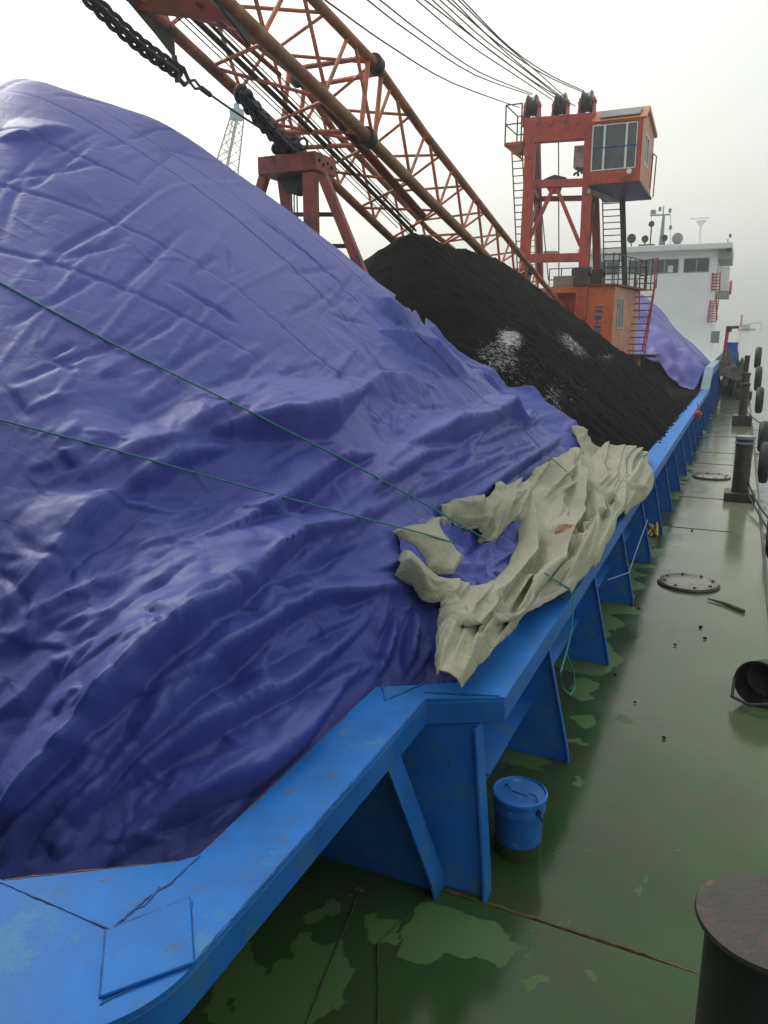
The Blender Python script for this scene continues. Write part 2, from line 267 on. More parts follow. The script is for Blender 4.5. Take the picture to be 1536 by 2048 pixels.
# ------------------------------------------------------------------ mesh builder
ORG = {}; CAM_SCALED = set(); CAM_SCALE = 1.2
def tag(o, label=None, cat=None, group=None, kind=None):
    if label: o['label'] = label
    if cat: o['category'] = cat
    if group: o['group'] = group
    if kind: o['kind'] = kind
    return o
def thing(name, loc, label, cat, group=None):
    o = bpy.data.objects.new(name, None); scene.collection.objects.link(o); o.location = loc; o.empty_display_size = .2
    ORG[o.name] = np.array(loc, float); return tag(o, label, cat, group)
class MB:
    def __init__(s): s.v = []; s.f = []; s.sm = []
    def add(s, vs, fs, smooth=False):
        k = len(s.v); s.v += [tuple(map(float, p)) for p in vs]; s.f += [tuple(i+k for i in f) for f in fs]; s.sm += [smooth]*len(fs); return s
    def box(s, a, b):
        (x0, y0, z0), (x1, y1, z1) = a, b
        vs = [(x0, y0, z0), (x1, y0, z0), (x1, y1, z0), (x0, y1, z0), (x0, y0, z1), (x1, y0, z1), (x1, y1, z1), (x0, y1, z1)]
        return s.add(vs, [(0, 3, 2, 1), (4, 5, 6, 7), (0, 1, 5, 4), (1, 2, 6, 5), (2, 3, 7, 6), (3, 0, 4, 7)])
    def prism(s, poly, d):      # polygon (3D points) extruded by vector d
        n = len(poly); q = [tuple(np.add(p, d)) for p in poly]
        return s.add(list(poly)+q, [tuple(range(n))[::-1], tuple(range(n, 2*n))]+[(i, (i+1) % n, n+(i+1) % n, n+i) for i in range(n)])
    def bar(s, a, b, w, h=None, up=(0, 0, 1)):
        h = h or w; a = np.array(a, float); b = np.array(b, float); d = b-a; d /= np.linalg.norm(d)
        u = np.array(up, float)
        if abs(d@u) > .97: u = np.array((0, 1., 0)) if abs(d[1]) < .9 else np.array((1., 0, 0))
        r = np.cross(d, u); r /= np.linalg.norm(r); u = np.cross(r, d)
        c = [(-w/2, -h/2), (w/2, -h/2), (w/2, h/2), (-w/2, h/2)]
        vs = [a+r*x+u*y for x, y in c]+[b+r*x+u*y for x, y in c]
        return s.add(vs, [(3, 2, 1, 0), (4, 5, 6, 7), (0, 1, 5, 4), (1, 2, 6, 5), (2, 3, 7, 6), (3, 0, 4, 7)])
    def tube(s, pts, r, n=8, closed=False, taper=None):
        P = [np.array(p, float) for p in pts]; m = len(P); vs = []; fs = []
        ref = None
        for i, p in enumerate(P):
            if closed: d = P[(i+1) % m]-P[i-1]
            else: d = P[min(i+1, m-1)]-P[max(i-1, 0)]
            d /= np.linalg.norm(d)+1e-12
            if ref is None: ref = np.array((0, 0, 1.)) if abs(d[2]) < .9 else np.array((1., 0, 0))
            a = np.cross(d, ref); a /= np.linalg.norm(a)+1e-12; b = np.cross(d, a); ref = -b if False else np.cross(a, d)
            rr = r if taper is None else taper[i]
            vs += [p+rr*(a*math.cos(2*math.pi*k/n)+b*math.sin(2*math.pi*k/n)) for k in range(n)]
        for i in range(m if closed else m-1):
            j = (i+1) % m
            fs += [(i*n+k, i*n+(k+1) % n, j*n+(k+1) % n, j*n+k) for k in range(n)]
        if not closed: fs += [tuple(range(n))[::-1], tuple(range((m-1)*n, m*n))]
        k0 = len(s.f); s.add(vs, fs, True)
        if not closed: s.sm[-1] = s.sm[-2] = False
        return s
    def lathe(s, prof, c, n=28, axis=(0, 0, 1)):   # prof list of (r,h) ; capped by r=0 points
        ax = np.array(axis, float); ax /= np.linalg.norm(ax)
        u = np.cross(ax, (0, 1., 0) if abs(ax[1]) < .9 else (1., 0, 0)); u /= np.linalg.norm(u); w = np.cross(ax, u)
        vs = []; fs = []
        for r, h in prof:
            vs += [np.array(c)+ax*h+r*(u*math.cos(2*math.pi*k/n)+w*math.sin(2*math.pi*k/n)) for k in range(n)]
        for i in range(len(prof)-1): fs += [(i*n+k, i*n+(k+1) % n, (i+1)*n+(k+1) % n, (i+1)*n+k) for k in range(n)]
        s.add(vs, fs, True)
        if prof[0][0] > 0: s.add(vs[:n], [tuple(range(n))[::-1]])
        if prof[-1][0] > 0: s.add(vs[-n:], [tuple(range(n))])
        return s
    def build(s, name, m, parent=None, bevel=0, auto=True):
        me = bpy.data.meshes.new(name); org = ORG.get(parent.name, np.zeros(3)) if parent else np.zeros(3)
        if parent and parent.name in CAM_SCALED: s.v = [tuple(CAM+(np.array(v)-CAM)*CAM_SCALE) for v in s.v]     # crane traced from pixels on nearer planes, then scaled up about the camera
        me.from_pydata([tuple(np.array(v)-org) for v in s.v], [], s.f); me.materials.append(M[m] if isinstance(m, str) else m)
        me.polygons.foreach_set('use_smooth', s.sm); me.update(); me.set_sharp_from_angle(angle=R(38))
        o = bpy.data.objects.new(name, me); scene.collection.objects.link(o)
        if parent: o.parent = parent
        if parent and parent.name in CAM_SCALED: CAM_SCALED.add(o.name)
        ORG[o.name] = org
        if bevel:
            b = o.modifiers.new('bevel', 'BEVEL'); b.width = bevel; b.segments = 2; b.limit_method = 'ANGLE'; b.angle_limit = R(40)
        return o
def gridmesh(name, P, quads, m, parent=None, attrs=None, smooth=True):
    me = bpy.data.meshes.new(name); me.vertices.add(len(P)); me.vertices.foreach_set('co', np.ascontiguousarray(P, dtype=np.float32).ravel())
    me.loops.add(len(quads)*4); me.loops.foreach_set('vertex_index', quads.astype(np.int32).ravel())
    me.polygons.add(len(quads)); me.polygons.foreach_set('loop_start', np.arange(0, len(quads)*4, 4, dtype=np.int32))
    me.polygons.foreach_set('loop_total', np.full(len(quads), 4, dtype=np.int32))
    me.update(calc_edges=True); me.validate()
    me.polygons.foreach_set('use_smooth', [smooth]*len(me.polygons)); me.materials.append(M[m])
    for k, a in (attrs or {}).items():
        t = me.attributes.new(k, 'FLOAT', 'POINT'); t.data.foreach_set('value', a.astype(np.float32))
    o = bpy.data.objects.new(name, me); scene.collection.objects.link(o)
    if parent: o.parent = parent
    return o
def quadgrid(ny, nx):
    i = np.arange(ny-1)[:, None]*nx+np.arange(nx-1)[None, :]; i = i.ravel()
    return np.stack([i, i+1, i+nx+1, i+nx], 1)
def inpoly(x, y, poly):
    c = np.zeros(x.shape, bool); n = len(poly)
    for i in range(n):
        x0, y0 = poly[i]; x1, y1 = poly[(i+1) % n]
        if y0 == y1: continue
        k = ((y0 > y) != (y1 > y)) & (x < (x1-x0)*(y-y0)/(y1-y0)+x0); c ^= k
    return c
def nearest(P, poly, closed=True):     # P (n,d) poly (m,d): distance, nearest point, signed side(2D), param
    poly = np.array(poly, float); m = len(poly); best = np.full(len(P), 1e9); near = np.zeros_like(P); side = np.zeros(len(P)); par = np.zeros(len(P))
    for i in range(m if closed else m-1):
        a = poly[i]; b = poly[(i+1) % m]; d = b-a; L2 = d@d+1e-12
        t = np.clip(((P-a)@d)/L2, 0, 1); q = a+t[:, None]*d; dist = np.linalg.norm(P-q, axis=1); k = dist < best
        best[k] = dist[k]; near[k] = q[k]; par[k] = (i+t[k])/(m-1)
        side[k] = np.sign(d[0]*(P[k, 1]-a[1])-d[1]*(P[k, 0]-a[0]))
    return best, near, side, par
# ------------------------------------------------------------------ cargo surfaces
def cone(x, y, cx, ya, yb, zc, s, r):
    yy = np.clip(y, ya, yb); d = np.hypot(x-cx, y-yy); return zc-s*(np.sqrt(d*d+r*r)-r)
def smax(a, b, k=.25): return .5*(a+b+np.sqrt((a-b)**2+k*k))
def smin(a, b, k=.25): return .5*(a+b-np.sqrt((a-b)**2+k*k))
def xin(y): return np.where(y < 3.58, -1.72, -1.32)
def coalH(x, y):
    h = smax(cone(x, y, -6.45, 6.0, 7.24, 5.25, .83, .55), cone(x, y, -6.25, 14.85, 21.2, 4.89, .72, .12))
    h = smax(h, cone(x, y, -6.3, 42, 48, 5.3, .72, .5))
    xi = -1.30-.42*sstep(4.6, 3.4, y)
    cap = .84+1.02*np.maximum(np.minimum(xi-x, x+11.6), -.1)
    capy = .84+1.5*np.maximum(y-1.75, -.1)
    return smin(smin(smax(h, .55, .3), cap, .12), capy, .5)
def coverH(x, y):      # the cargo plus the flat rail it meets: what cloth lies on
    c = coalH(x, y)+.03
    rail = np.where((x > xin(y)) & (x < -.98+(-.38)*(y < 3.55)), 1.01, -.5)
    return np.maximum(c, rail)
def hit(px, py, f=coalH, t0=1.5, t1=45., n=900, off=0.):
    px = np.atleast_1d(np.array(px, float)); py = np.atleast_1d(np.array(py, float))
    D = FW[None]*F+RT[None]*(px-CX)[:, None]+UP[None]*(CY-py)[:, None]; D /= np.linalg.norm(D, axis=1)[:, None]
    ts = np.linspace(t0, t1, n); P = CAM+D[:, None, :]*ts[None, :, None]
    g = P[..., 2]-(f(P[..., 0], P[..., 1])+off); below = g < 0
    ok = below.any(1); k = np.argmax(below, 1)
    # where missed take closest approach
    k = np.where(ok, k, np.argmin(np.where(ts[None] < 22, g, 1e9), 1)); k0 = np.maximum(k-1, 0); r = np.arange(len(k))
    ga, gb = g[r, k0], g[r, k]; w = np.where(ok, ga/(ga-gb+1e-9), 1.)
    t = ts[k0]+(ts[k]-ts[k0])*np.clip(w, 0, 1)
    return CAM+D*t[:, None]
# ------------------------------------------------------------------ sea, hull, deck
def sheet(name, xs, ys, zf, m, attrs=None, parent=None, smooth=True):
    X, Y = np.meshgrid(xs, ys); x = X.ravel(); y = Y.ravel(); P = np.stack([x, y, zf(x, y)], 1)
    return gridmesh(name, P, quadgrid(len(ys), len(xs)), m, parent, {k: f(x, y) for k, f in (attrs or {}).items()}, smooth)
sea = MB().add([(-3500, -900, 0), (3500, -900, 0), (3500, 4500, 0), (-3500, 4500, 0)], [(0, 1, 2, 3)]).build('water', 'sea')
sea.location = (0, 0, -1.3); sea.rotation_euler = (R(1.15), 0, 0); tag(sea, kind='structure')
hull = MB().prism([(.53, -6, -.03), (.53, 66, -.03), (-13, 66, -.03), (-13, -6, -.03)], (0, 0, -3.2)).build('hull', 'dark'); tag(hull, kind='structure')
DRY = [(985, 1905, .12, .07, .2), (760, 1850, .08, .10, 0), (470, 1960, .15, .2, 0), (1130, 1850, .06, .02, 0), (1075, 1985, .05, .03, 0), (1200, 1960, .04, .015, 0), (620, 1900, .06, .05, 0), (1230, 1600, .06, .012, 0), (1330, 1690, .05, .01, 0), (1290, 1500, .05, .02, 0), (930, 1870, .27, .16, .2), (850, 1880, .15, .12, .2), (610, 1975, .20, .26, .2), (645, 1830, .07, .12, 0), (715, 1800, .03, .04, 0), (1295, 1780, .035, .05, 0), (540, 2040, .2, .1, 0), (1080, 1870, .03, .02, 0),
       (1160, 1440, .10, .10, .3), (1170, 1500, .10, .05, .3), (1165, 1380, .12, .2, .3), (1175, 1330, .12, .2, .3), (1240, 1440, .05, .06, 0), (1150, 1560, .05, .05, 0), (1215, 1250, .09, .22, 0), (1310, 1105, .08, .3, 0), (1180, 1680, .05, .012, 0), (1140, 1715, .04, .01, 0)]
DRYW = [(on(x, y, 2, 0)[0], on(x, y, 2, 0)[1], rx, ry) for x, y, rx, ry, _ in DRY]
def dryf(x, y):
    wx = x+.07*fbm(x*6, y*6, 4, .5)+.012*fbm(x*26, y*26, 2); wy = y+.09*fbm(x*5+40, y*5, 4, .5)+.012*fbm(x*24+7, y*24, 2)
    d = np.zeros_like(x)
    for cx, cy, rx, ry in DRYW:
        q = np.hypot((wx-cx)/rx, (wy-cy)/ry); d = np.maximum(d, 1-sstep(.75, 1.15, q))
    s = (1-sstep(-.98, -.72, x+.16*vn(x*2, y*4.3)+.05*vn(x*3, y*15)))*sstep(4.6, 5.0, y)*.9
    patch = sstep(.55, .75, fbm(x*1.4+3, y*1.1, 5))*.0
    return np.maximum(np.maximum(d, s*sstep(.3, .6, .5+.5*vn(x*2+9, y*1.3))), patch)
ys = np.concatenate([np.arange(1.5, 8, .02), np.arange(8, 20, .06), np.arange(20, 66, .5)])
ys = np.concatenate([[-6, -3, 0], ys])
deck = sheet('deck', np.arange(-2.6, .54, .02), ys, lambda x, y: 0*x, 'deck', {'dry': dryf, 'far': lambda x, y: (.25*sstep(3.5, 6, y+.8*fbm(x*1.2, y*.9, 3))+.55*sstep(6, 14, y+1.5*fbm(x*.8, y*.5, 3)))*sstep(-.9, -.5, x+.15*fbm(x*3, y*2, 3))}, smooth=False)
tag(deck, kind='structure')
plate_poly = [(-1.24, 3.41), (-1.36, 2.93), (-1.16, 2.50), (-1.10, 1.9), (-1.1, 1.0), (.50, 1.0), (.50, 3.33), (.1, 3.37)]
dp_x = np.arange(-1.36, .51, .02); dp_y = np.arange(1.0, 3.42, .02)
X, Y = np.meshgrid(dp_x, dp_y); x = X.ravel(); y = Y.ravel(); q = quadgrid(len(dp_y), len(dp_x)); ins = inpoly(x, y, plate_poly)
keep = ins[q].any(1); q = q[keep]; P2 = np.stack([x, y], 1); _, nr, _, _ = nearest(P2, plate_poly); P2[~ins] = nr[~ins]
used, inv = np.unique(q, return_inverse=True); P2 = P2[used]
dpl = gridmesh('deck_plate', np.column_stack([P2, np.full(len(P2), .010)]), inv.reshape(-1, 4), 'deck', None, {'dry': dryf(P2[:, 0], P2[:, 1]), 'far': 0*P2[:, 0]}, False)
tag(dpl, kind='structure')
def bead(pts, r, m, name, parent=None, jit=.3, seed=1):
    rg = random.Random(seed); P = []
    for a, b in zip(pts[:-1], pts[1:]):
        a = np.array(a, float); b = np.array(b, float); n = max(2, int(np.linalg.norm(b-a)/.03))
        for k in range(n): P.append(a+(b-a)*k/n)
    P.append(np.array(pts[-1], float)); tp = [r*(1+rg.uniform(-jit, jit)) for _ in P]
    P = [p+np.array([rg.uniform(-r, r)*.5, rg.uniform(-r, r)*.5, 0]) for p in P]
    return P, tp
def beadobj(paths, r, m, name, parent=None, jit=.5):
    b = MB()
    for i, p in enumerate(paths):
        P, tp = bead(p, r, m, name, seed=i+3, jit=jit); b.tube(P, r, 6, taper=tp)
    return b.build(name, m, parent)
ws = beadobj([[(-1.24, 3.42, .006), (-.2, 3.40, .006), (.1, 3.375, .006), (.5, 3.335, .006)]], .008, 'rustweld', 'deck_weld_seam'); tag(ws, kind='structure')
ws = beadobj([[(-1.24, 3.41, .006), (-1.36, 2.93, .006), (-1.16, 2.50, .006), (-1.11, 1.9, .006)], [(-1.62, 3.3, .003), (-1.42, 2.2, .003), (-1.40, 1.5, .003)]], .005, 'stick', 'deck_weld_seam'); tag(ws, kind='structure')
ws = MB()
for yy in (12.6, 15.2, 19.5, 21.5, 25.2, 29.5, 31.6, 34.4, 37.2, 40.4, 43): ws.box((-.86, yy, -.01), (.1+.3*(yy > 15), yy+.012+.0008*yy, .008))
tag(ws.build('deck_seam', 'coverdeck'), kind='structure')
edge = MB().box((.50, -2, 0.002), (.535, 60, .03)).build('deck_edge_bar', 'iron'); tag(edge, kind='structure')
# ------------------------------------------------------------------ hold coaming (rail round the cargo)
co = thing('hold_coaming', (-1.3, 3.6, 0), 'long blue steel rail wall round the cargo hold beside the green walkway', 'coaming')
ZT = 1.0
def plate(poly, z, th): return [(px, py, z) for px, py in poly], (0, 0, -th)
corner = [(-1.38, 1.60)]
c0 = np.array([-1.88, 1.60]); 
for k in range(1, 22):
    a = R(-k*78/21); corner.append((c0[0]+.50*math.cos(a), c0[1]+.46*math.sin(a)))
corner += [(-2.2, 1.10), (-2.9, 1.00), (-7.0, 1.0)]
outer_near = corner[::-1]+[(-1.38, 3.62)]
poly_near = outer_near+[(-1.40, 3.60), (-1.69, 3.60), (-1.69, 2.06), (-2.24, 1.66), (-7.0, 1.5)]
poly_near = corner[::-1]+[(-1.38, 3.60), (-1.69, 3.62), (-1.69, 2.04), (-1.74, 1.98), (-2.24, 1.64), (-7.0, 1.5)]
b = MB(); v, d = plate(poly_near, ZT, .02); b.prism(v, d); b.build('top_plate', 'bluetop', co)
poly_far = [(-1.69, 3.623), (-1.38, 3.603), (-1.0, 3.80), (-1.0, 31.5), (-1.3, 31.5), (-1.3, 3.86)]
b = MB(); v, d = plate(poly_far, ZT-.003, .02); b.prism(v, d); b.build('top_plate', 'bluetop', co)
def strip(path, z0, z1, th=.016):      # continuous vertical strip following a plan path
    P = [np.array(p, float) for p in path]; O = []
    for i, p in enumerate(P):
        ns = []
        for a, c in ((i-1, i), (i, i+1)):
            if a >= 0 and c < len(P): t = (P[c]-P[a])/np.linalg.norm(P[c]-P[a]); ns.append(np.array((t[1], -t[0])))
        n = sum(ns); n /= np.linalg.norm(n); O.append(p-n*th/max(.4, n@ns[0]))
    n = len(P); vs = [(q[0], q[1], z) for z in (z0, z1) for L_ in (P, O) for q in L_]; fs = []
    for i in range(n-1): fs += [(i, i+1, 2*n+i+1, 2*n+i), (n+i+1, n+i, 3*n+i, 3*n+i+1), (2*n+i, 2*n+i+1, 3*n+i+1, 3*n+i), (i+1, i, n+i, n+i+1)]
    fs += [(0, 2*n, 3*n, n), (n-1, 2*n-1, 4*n-1, 3*n-1)]
    return MB().add(vs, fs, True)
lip = [(x_-0.0, y_) for x_, y_ in corner[::-1]]+[(-1.38, 3.60), (-1.0, 3.80), (-1.0, 31.5)]
strip(lip, ZT-.155, ZT-.022).build('edge_flange', 'blue', co, bevel=.006)
strip([(-1.67, 3.655), (-1.31, 3.855)], .74, ZT-.03).build('jog_wall', 'blue', co)
M['blueshade'] = mat('shaded_dark_blue', (.004, .022, .07), .6, var=.4, vscale=4, dirt=(.012, .02, .012), damt=.6, dscale=4)  # near-black blue: the shade under the near rail is put into this paint
strip([(-7, 1.44), (-2.06, 1.44), (-2.06, 3.66), (-1.67, 3.66), (-1.31, 3.86), (-1.30, 4.02)], 0, .74).build('side_wall', 'blueshade', co)
strip([(-1.30, 4.02), (-1.30, 31.5)], 0, ZT-.023).build('side_wall', 'blue', co)
st = MB().prism([(-1.30, 3.95, .46), (-1.12, 3.95, .40), (-1.12, 31.4, .40), (-1.30, 31.4, .46)], (0, 0, .016)).build('stringer', 'blue', co)
def bracket(y, xw, xt, xf, zt, fw, th=.014, yt=None, dx=.012, mid=None):
    yt = y if yt is None else yt; b = MB(); z0 = .003
    b.prism([(xw, y, z0), (xf, y, z0), (xf-.015, y+(yt-y)*.1, .10), (xt, yt, zt)]+([mid, (xw, 3.60, zt)] if mid else [(xw, yt, zt)]), (0, th, 0))
    a0, a1, a2 = V3(xf, y, z0), V3(xf-.012, y+(yt-y)*.1, .10), V3(xt, yt, zt); h = V3(0, fw/2, 0)
    for p, q in ((a0, a1), (a1, a2)): b.prism([tuple(p-h), tuple(p+h), tuple(q+h), tuple(q-h)], (dx, 0, 0))
    return b.build('bracket', 'blue', co)
def V3(*p): return np.array(p, float)
bracket(3.40, -1.95, -1.405, -1.22, .838, .15, yt=3.20)
bracket(3.46, -1.95, -1.13, -.975, .842, .12, yt=3.725, mid=(-1.39, 3.612, .842))   # both webs run back under the rail
by = [4.99, 6.80, 8.56, 10.39, 12.0, 13.75, 15.7, 17.6, 19.6, 21.4, 23.2, 25.0, 26.9, 28.7, 30.4]
for yy in by: bracket(yy, -1.295, -1.03, -.855, .835, .035+.001*yy)
# raised far part of the rail
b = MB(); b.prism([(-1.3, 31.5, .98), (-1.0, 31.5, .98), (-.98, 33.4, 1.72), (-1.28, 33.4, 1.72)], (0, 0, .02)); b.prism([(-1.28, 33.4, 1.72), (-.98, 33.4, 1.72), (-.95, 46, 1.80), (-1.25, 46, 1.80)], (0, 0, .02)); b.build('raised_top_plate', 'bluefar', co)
b = MB(); b.prism([(-1.0, 31.5, .84), (-1.0, 31.5, .975), (-.98, 33.4, 1.715), (-.95, 46, 1.795), (-.95, 46, 1.5), (-.98, 33.4, 1.42)], (-.02, 0, 0)); b.build('raised_edge_flange', 'blue', co)
b = MB(); b.prism([(-1.28, 31.5, 0), (-1.28, 46, 0), (-1.26, 46, 1.78), (-1.28, 33.4, 1.70), (-1.28, 31.5, .97)], (.02, 0, 0)); b.build('raised_side_wall', 'blue', co)
for yy in (32.3, 34.1, 36, 37.9, 39.8, 41.7, 43.6): bracket(yy, -1.25, -1.0, -.83, 1.2 if yy < 33 else 1.5, .05)
# welded patches and beads on the near corner
dia = [(-1.72+.01, 1.545), (-1.557, 1.86), (-1.40, 1.60), (-1.555, 1.375)]
D4 = [oZ(px, py, 1.01)[:2] for px, py in [(212, 1862), (380, 1795), (388, 1925), (200, 1995)]]
b = MB(); v, d = plate(D4, ZT+.014, .012); b.prism(v, d); b.build('doubler_plate', 'bluetop', co, bevel=.004)
zb = ZT+.001
def oz(l, z=ZT): return [oZ(px, py, z)[:2]+(zb,) for px, py in l]
beadobj([oz([(212, 1862), (380, 1795), (388, 1925), (200, 1995), (212, 1862)]), oz([(0, 1765), (110, 1812), (220, 1860)]), oz([(222, 1860), (290, 1800), (340, 1768), (400, 1712)]), oz([(245, 1842), (262, 1822), (290, 1812), (318, 1775)]),
         oz([(200, 2010), (290, 1962), (330, 1945), (385, 1935)])], .004, 'weld', 'weld_bead', co)
zb = ZT+.001
beadobj([oz([(762, 1362), (770, 1402), (845, 1368)]), oz([(850, 1385), (1000, 1392)])], .005, 'weld', 'weld_bead', co)
zb = ZT+.003
beadobj([[(-1.385, 1.62, ZT), (-1.385, 3.6, ZT)]], .004, 'weld', 'weld_bead', co)
beadobj([[(-1.688, 2.08, ZT-.004), (-1.688, 2.9, ZT-.004)], [(-1.688, 3.0, ZT-.004), (-1.688, 3.25, ZT-.004)], [(-2.24, 1.645, ZT-.004), (-1.75, 1.98, ZT-.004)]], .005, 'rustweld', 'rusty_edge', co)
# ------------------------------------------------------------------ coal
def coalobj(name, x0, x1, dx, y0, y1, dy, label, loc, clip=None):
    xs_ = np.arange(x0, x1+dx, dx); ys_ = np.arange(y0, y1+dy, dy)
    X, Y = np.meshgrid(xs_, ys_); x = X.ravel(); y = Y.ravel(); z = coalH(x, y)+.06*fbm(x*1.2, y*1.2, 4)+.028*fbm(x*5, y*5, 3, .7)
    dust = np.zeros_like(x)
    for px, py, rx, ry, s in [(1020, 680, .45, 1.0, .56), (1000, 715, .9, 1.2, .47), (1148, 690, .7, 2.0, .50), (1105, 800, .45, 1.6, .44), (1150, 770, 1.6, 4.0, .38), (1050, 760, .9, 3.0, .39), (1215, 715, .15, 3.5, .48), (1130, 850, .3, .8, .40), (1000, 770, .5, 1.0, .42)]:
        c = hit(px, py, coalH)[0]; qd = np.hypot((x-c[0])/rx, (y-c[1])/ry); dust = np.maximum(dust, s*(1-sstep(.1, 1.3, qd)))
    P2 = np.stack([x, y], 1)
    for pl in (tarp_poly, far_poly):
        ii = np.where(inpoly(x, y, pl))[0]; dd, _, _, _ = nearest(P2[ii], pl); z[ii] -= .22*sstep(.02, .35, dd)
    z = np.where((x > -1.70) & (y < 3.64), -.5, z)
    P = np.stack([x, y, z], 1)
    e = thing('coal_heap', loc, label, 'coal heap'); P -= np.array(loc)
    Q0 = quadgrid(len(ys_), len(xs_)); Q0 = Q0[(P[:, 2] > -.3)[Q0].all(1)]
    gridmesh('coal', P, Q0, 'coal', e, {'dust': dust})
    return e
# ------------------------------------------------------------------ near blue tarpaulin
farpx = [(730, 560), (752, 585), (775, 612), (803, 640), (850, 638), (866, 652), (885, 678), (915, 705), (950, 722), (985, 750), (1012, 774), (1060, 780), (1088, 812), (1132, 840), (1150, 856), (1160, 885), (1200, 905), (1290, 925)]
fw_ = [tuple(p[:2]) for p in hit([a for a, _ in farpx], [b_ for _, b_ in farpx], lambda x, y: coalH(x, y)+.06)]
tarp_poly = [(-11.6, 10.6), (-9.4, 11.2), (-7.6, 11.6)]+fw_+[(-1.315, fw_[-1][1]-.4), (-1.315, 3.66), (-1.70, 3.54), (-1.70, 2.0), (-2.25, 1.66), (-11.6, 1.6)]
flow = [(150, 300, 28), (400, 500, 34), (650, 700, 36), (820, 740, -25), (950, 780, -22), (1080, 880, 30), (150, 800, 25), (300, 980, 12), (520, 930, 14), (720, 960, 34), (900, 880, 28), (1000, 950, 25), (100, 1150, 28), (350, 1150, 33), (550, 1130, 26), (700, 1080, 30),
        (200, 1350, 40), (450, 1300, 44), (650, 1280, 38), (760, 1230, 60), (835, 1280, 88), (200, 1600, 42), (450, 1550, 48), (640, 1420, 52), (780, 1330, 75)]
fl = np.array(flow, float)
def flowdir(px, py):
    w = 1/((fl[:, 0]-px)**2+(fl[:, 1]-py)**2+900)**1.5; a = np.radians(fl[:, 2]); return math.atan2((w*np.sin(a)).sum(), (w*np.cos(a)).sum())
folds = []   # (pixel polyline, amplitude, width up-side, width down-side)
def Fd(pts, A, w1, w2, cl=None): folds.append((pts, A, w1, w2, cl or ('L' if A > .04 else 'S' if A > 0 else 'C')))
# large folds read off the photograph (crest lines); w1 = side above/left of the crest, w2 = side below/right
Fd([(690, 1055), (654, 1072), (563, 1098), (480, 1160), (391, 1252), (312, 1323), (247, 1400), (150, 1510), (60, 1610), (0, 1655)], .15, .40, .09)
Fd([(820, 1176), (740, 1190), (628, 1206), (576, 1225), (500, 1270), (420, 1335), (330, 1440), (200, 1590), (90, 1700)], .11, .26, .07)
Fd([(700, 1330), (638, 1400), (560, 1490), (479, 1565), (380, 1610), (319, 1640), (228, 1720)], .09, .20, .06)
Fd([(720, 1240), (650, 1300), (520, 1400), (410, 1455), (300, 1530), (200, 1610)], .08, .17, .06)
Fd([(330, 1330), (270, 1430), (180, 1560), (70, 1650), (20, 1720)], .05, .2, .05)
Fd([(400, 878), (480, 868), (563, 873), (610, 865), (660, 828), (719, 779)], .12, .5, .11)
Fd([(732, 922), (693, 930), (640, 945), (595, 984), (563, 1010), (498, 1050), (400, 1095), (300, 1130)], .09, .28, .07)
Fd([(898, 906), (823, 925), (768, 961), (719, 991), (677, 1040)], .07, .2, .06)
Fd([(700, 1000), (600, 1060), (505, 1080), (400, 1130), (300, 1190), (180, 1290), (60, 1400), (0, 1430)], .06, .3, .12)
Fd([(1085, 838), (1030, 852), (993, 826), (947, 855), (882, 876), (817, 899), (760, 915)], .12, .28, .11)
Fd([(742, 668), (798, 690), (856, 722), (921, 756)], .09, .06, .25)
Fd([(700, 790), (730, 770), (770, 770), (810, 782), (850, 800)], .06, .1, .3)
Fd([(725, 600), (750, 622), (790, 642), (830, 646)], .08, .07, .2)
Fd([(920, 758), (960, 766), (1005, 780)], .10, .06, .2)
Fd([(840, 1190), (845, 1260), (852, 1320), (858, 1368)], .07, .05, .06)
Fd([(812, 1215), (800, 1290), (790, 1350)], .06, .05, .06)
Fd([(868, 1195), (870, 1290), (876, 1365)], .06, .04, .06)
Fd([(775, 1230), (755, 1300), (735, 1352)], .05, .05, .06)
Fd([(620, 1080), (540, 1130), (480, 1200), (380, 1290)], .03, .1, .04)
Fd([(1110, 880), (1040, 905), (960, 935), (890, 960), (800, 1000)], .06, .15, .12)
Fd([(1060, 920), (980, 950), (900, 985)], .05, .1, .08)
Fd([(460, 900), (400, 915), (340, 930), (280, 965), (210, 1000)], .05, .18, .06)
Fd([(0, 975), (130, 985), (300, 985), (480, 975), (560, 960)], -.035, .15, .15)
Fd([(530, 780), (490, 818)], -.02, .05, .05)
# creases in the smooth upper part
for c in [[(370, 360), (280, 410), (230, 450), (120, 510), (90, 545)], [(370, 463), (300, 525), (215, 612)], [(600, 722), (540, 775), (485, 822)], [(560, 690), (470, 760), (400, 790)], [(450, 680), (330, 745), (265, 800)], [(420, 590), (250, 690), (120, 740), (0, 800)],
          [(230, 720), (330, 660), (480, 550)], [(0, 372), (120, 350), (210, 330)], [(440, 510), (450, 560)], [(90, 720), (160, 755)], [(15, 780), (65, 850)], [(330, 575), (440, 640), (460, 660)], [(130, 1000), (260, 930), (330, 905)], [(200, 1225), (300, 1130)],
          [(0, 1035), (90, 1125), (130, 1131), (200, 1095), (300, 1010), (380, 955)], [(702, 680), (728, 725), (757, 768), (830, 735)], [(185, 1215), (225, 1190), (300, 1130)], [(0, 1135), (40, 1170), (80, 1235)], [(280, 1255), (320, 1320)], [(375, 1085), (455, 1022)],
          [(715, 835), (742, 855), (765, 825)], [(860, 800), (850, 860)], [(240, 340), (330, 300), (460, 250)], [(60, 640), (200, 560)], [(480, 430), (600, 520), (700, 600)], [(560, 560), (660, 545)], [(640, 640), (720, 655)]]:
    Fd(c, -.022, .045, .045)
Fd([(0, 292), (70, 284), (150, 262)], .05, .35, .06, 'S'); Fd([(60, 330), (200, 420)], .01, .2, .2)
rg = random.Random(11)
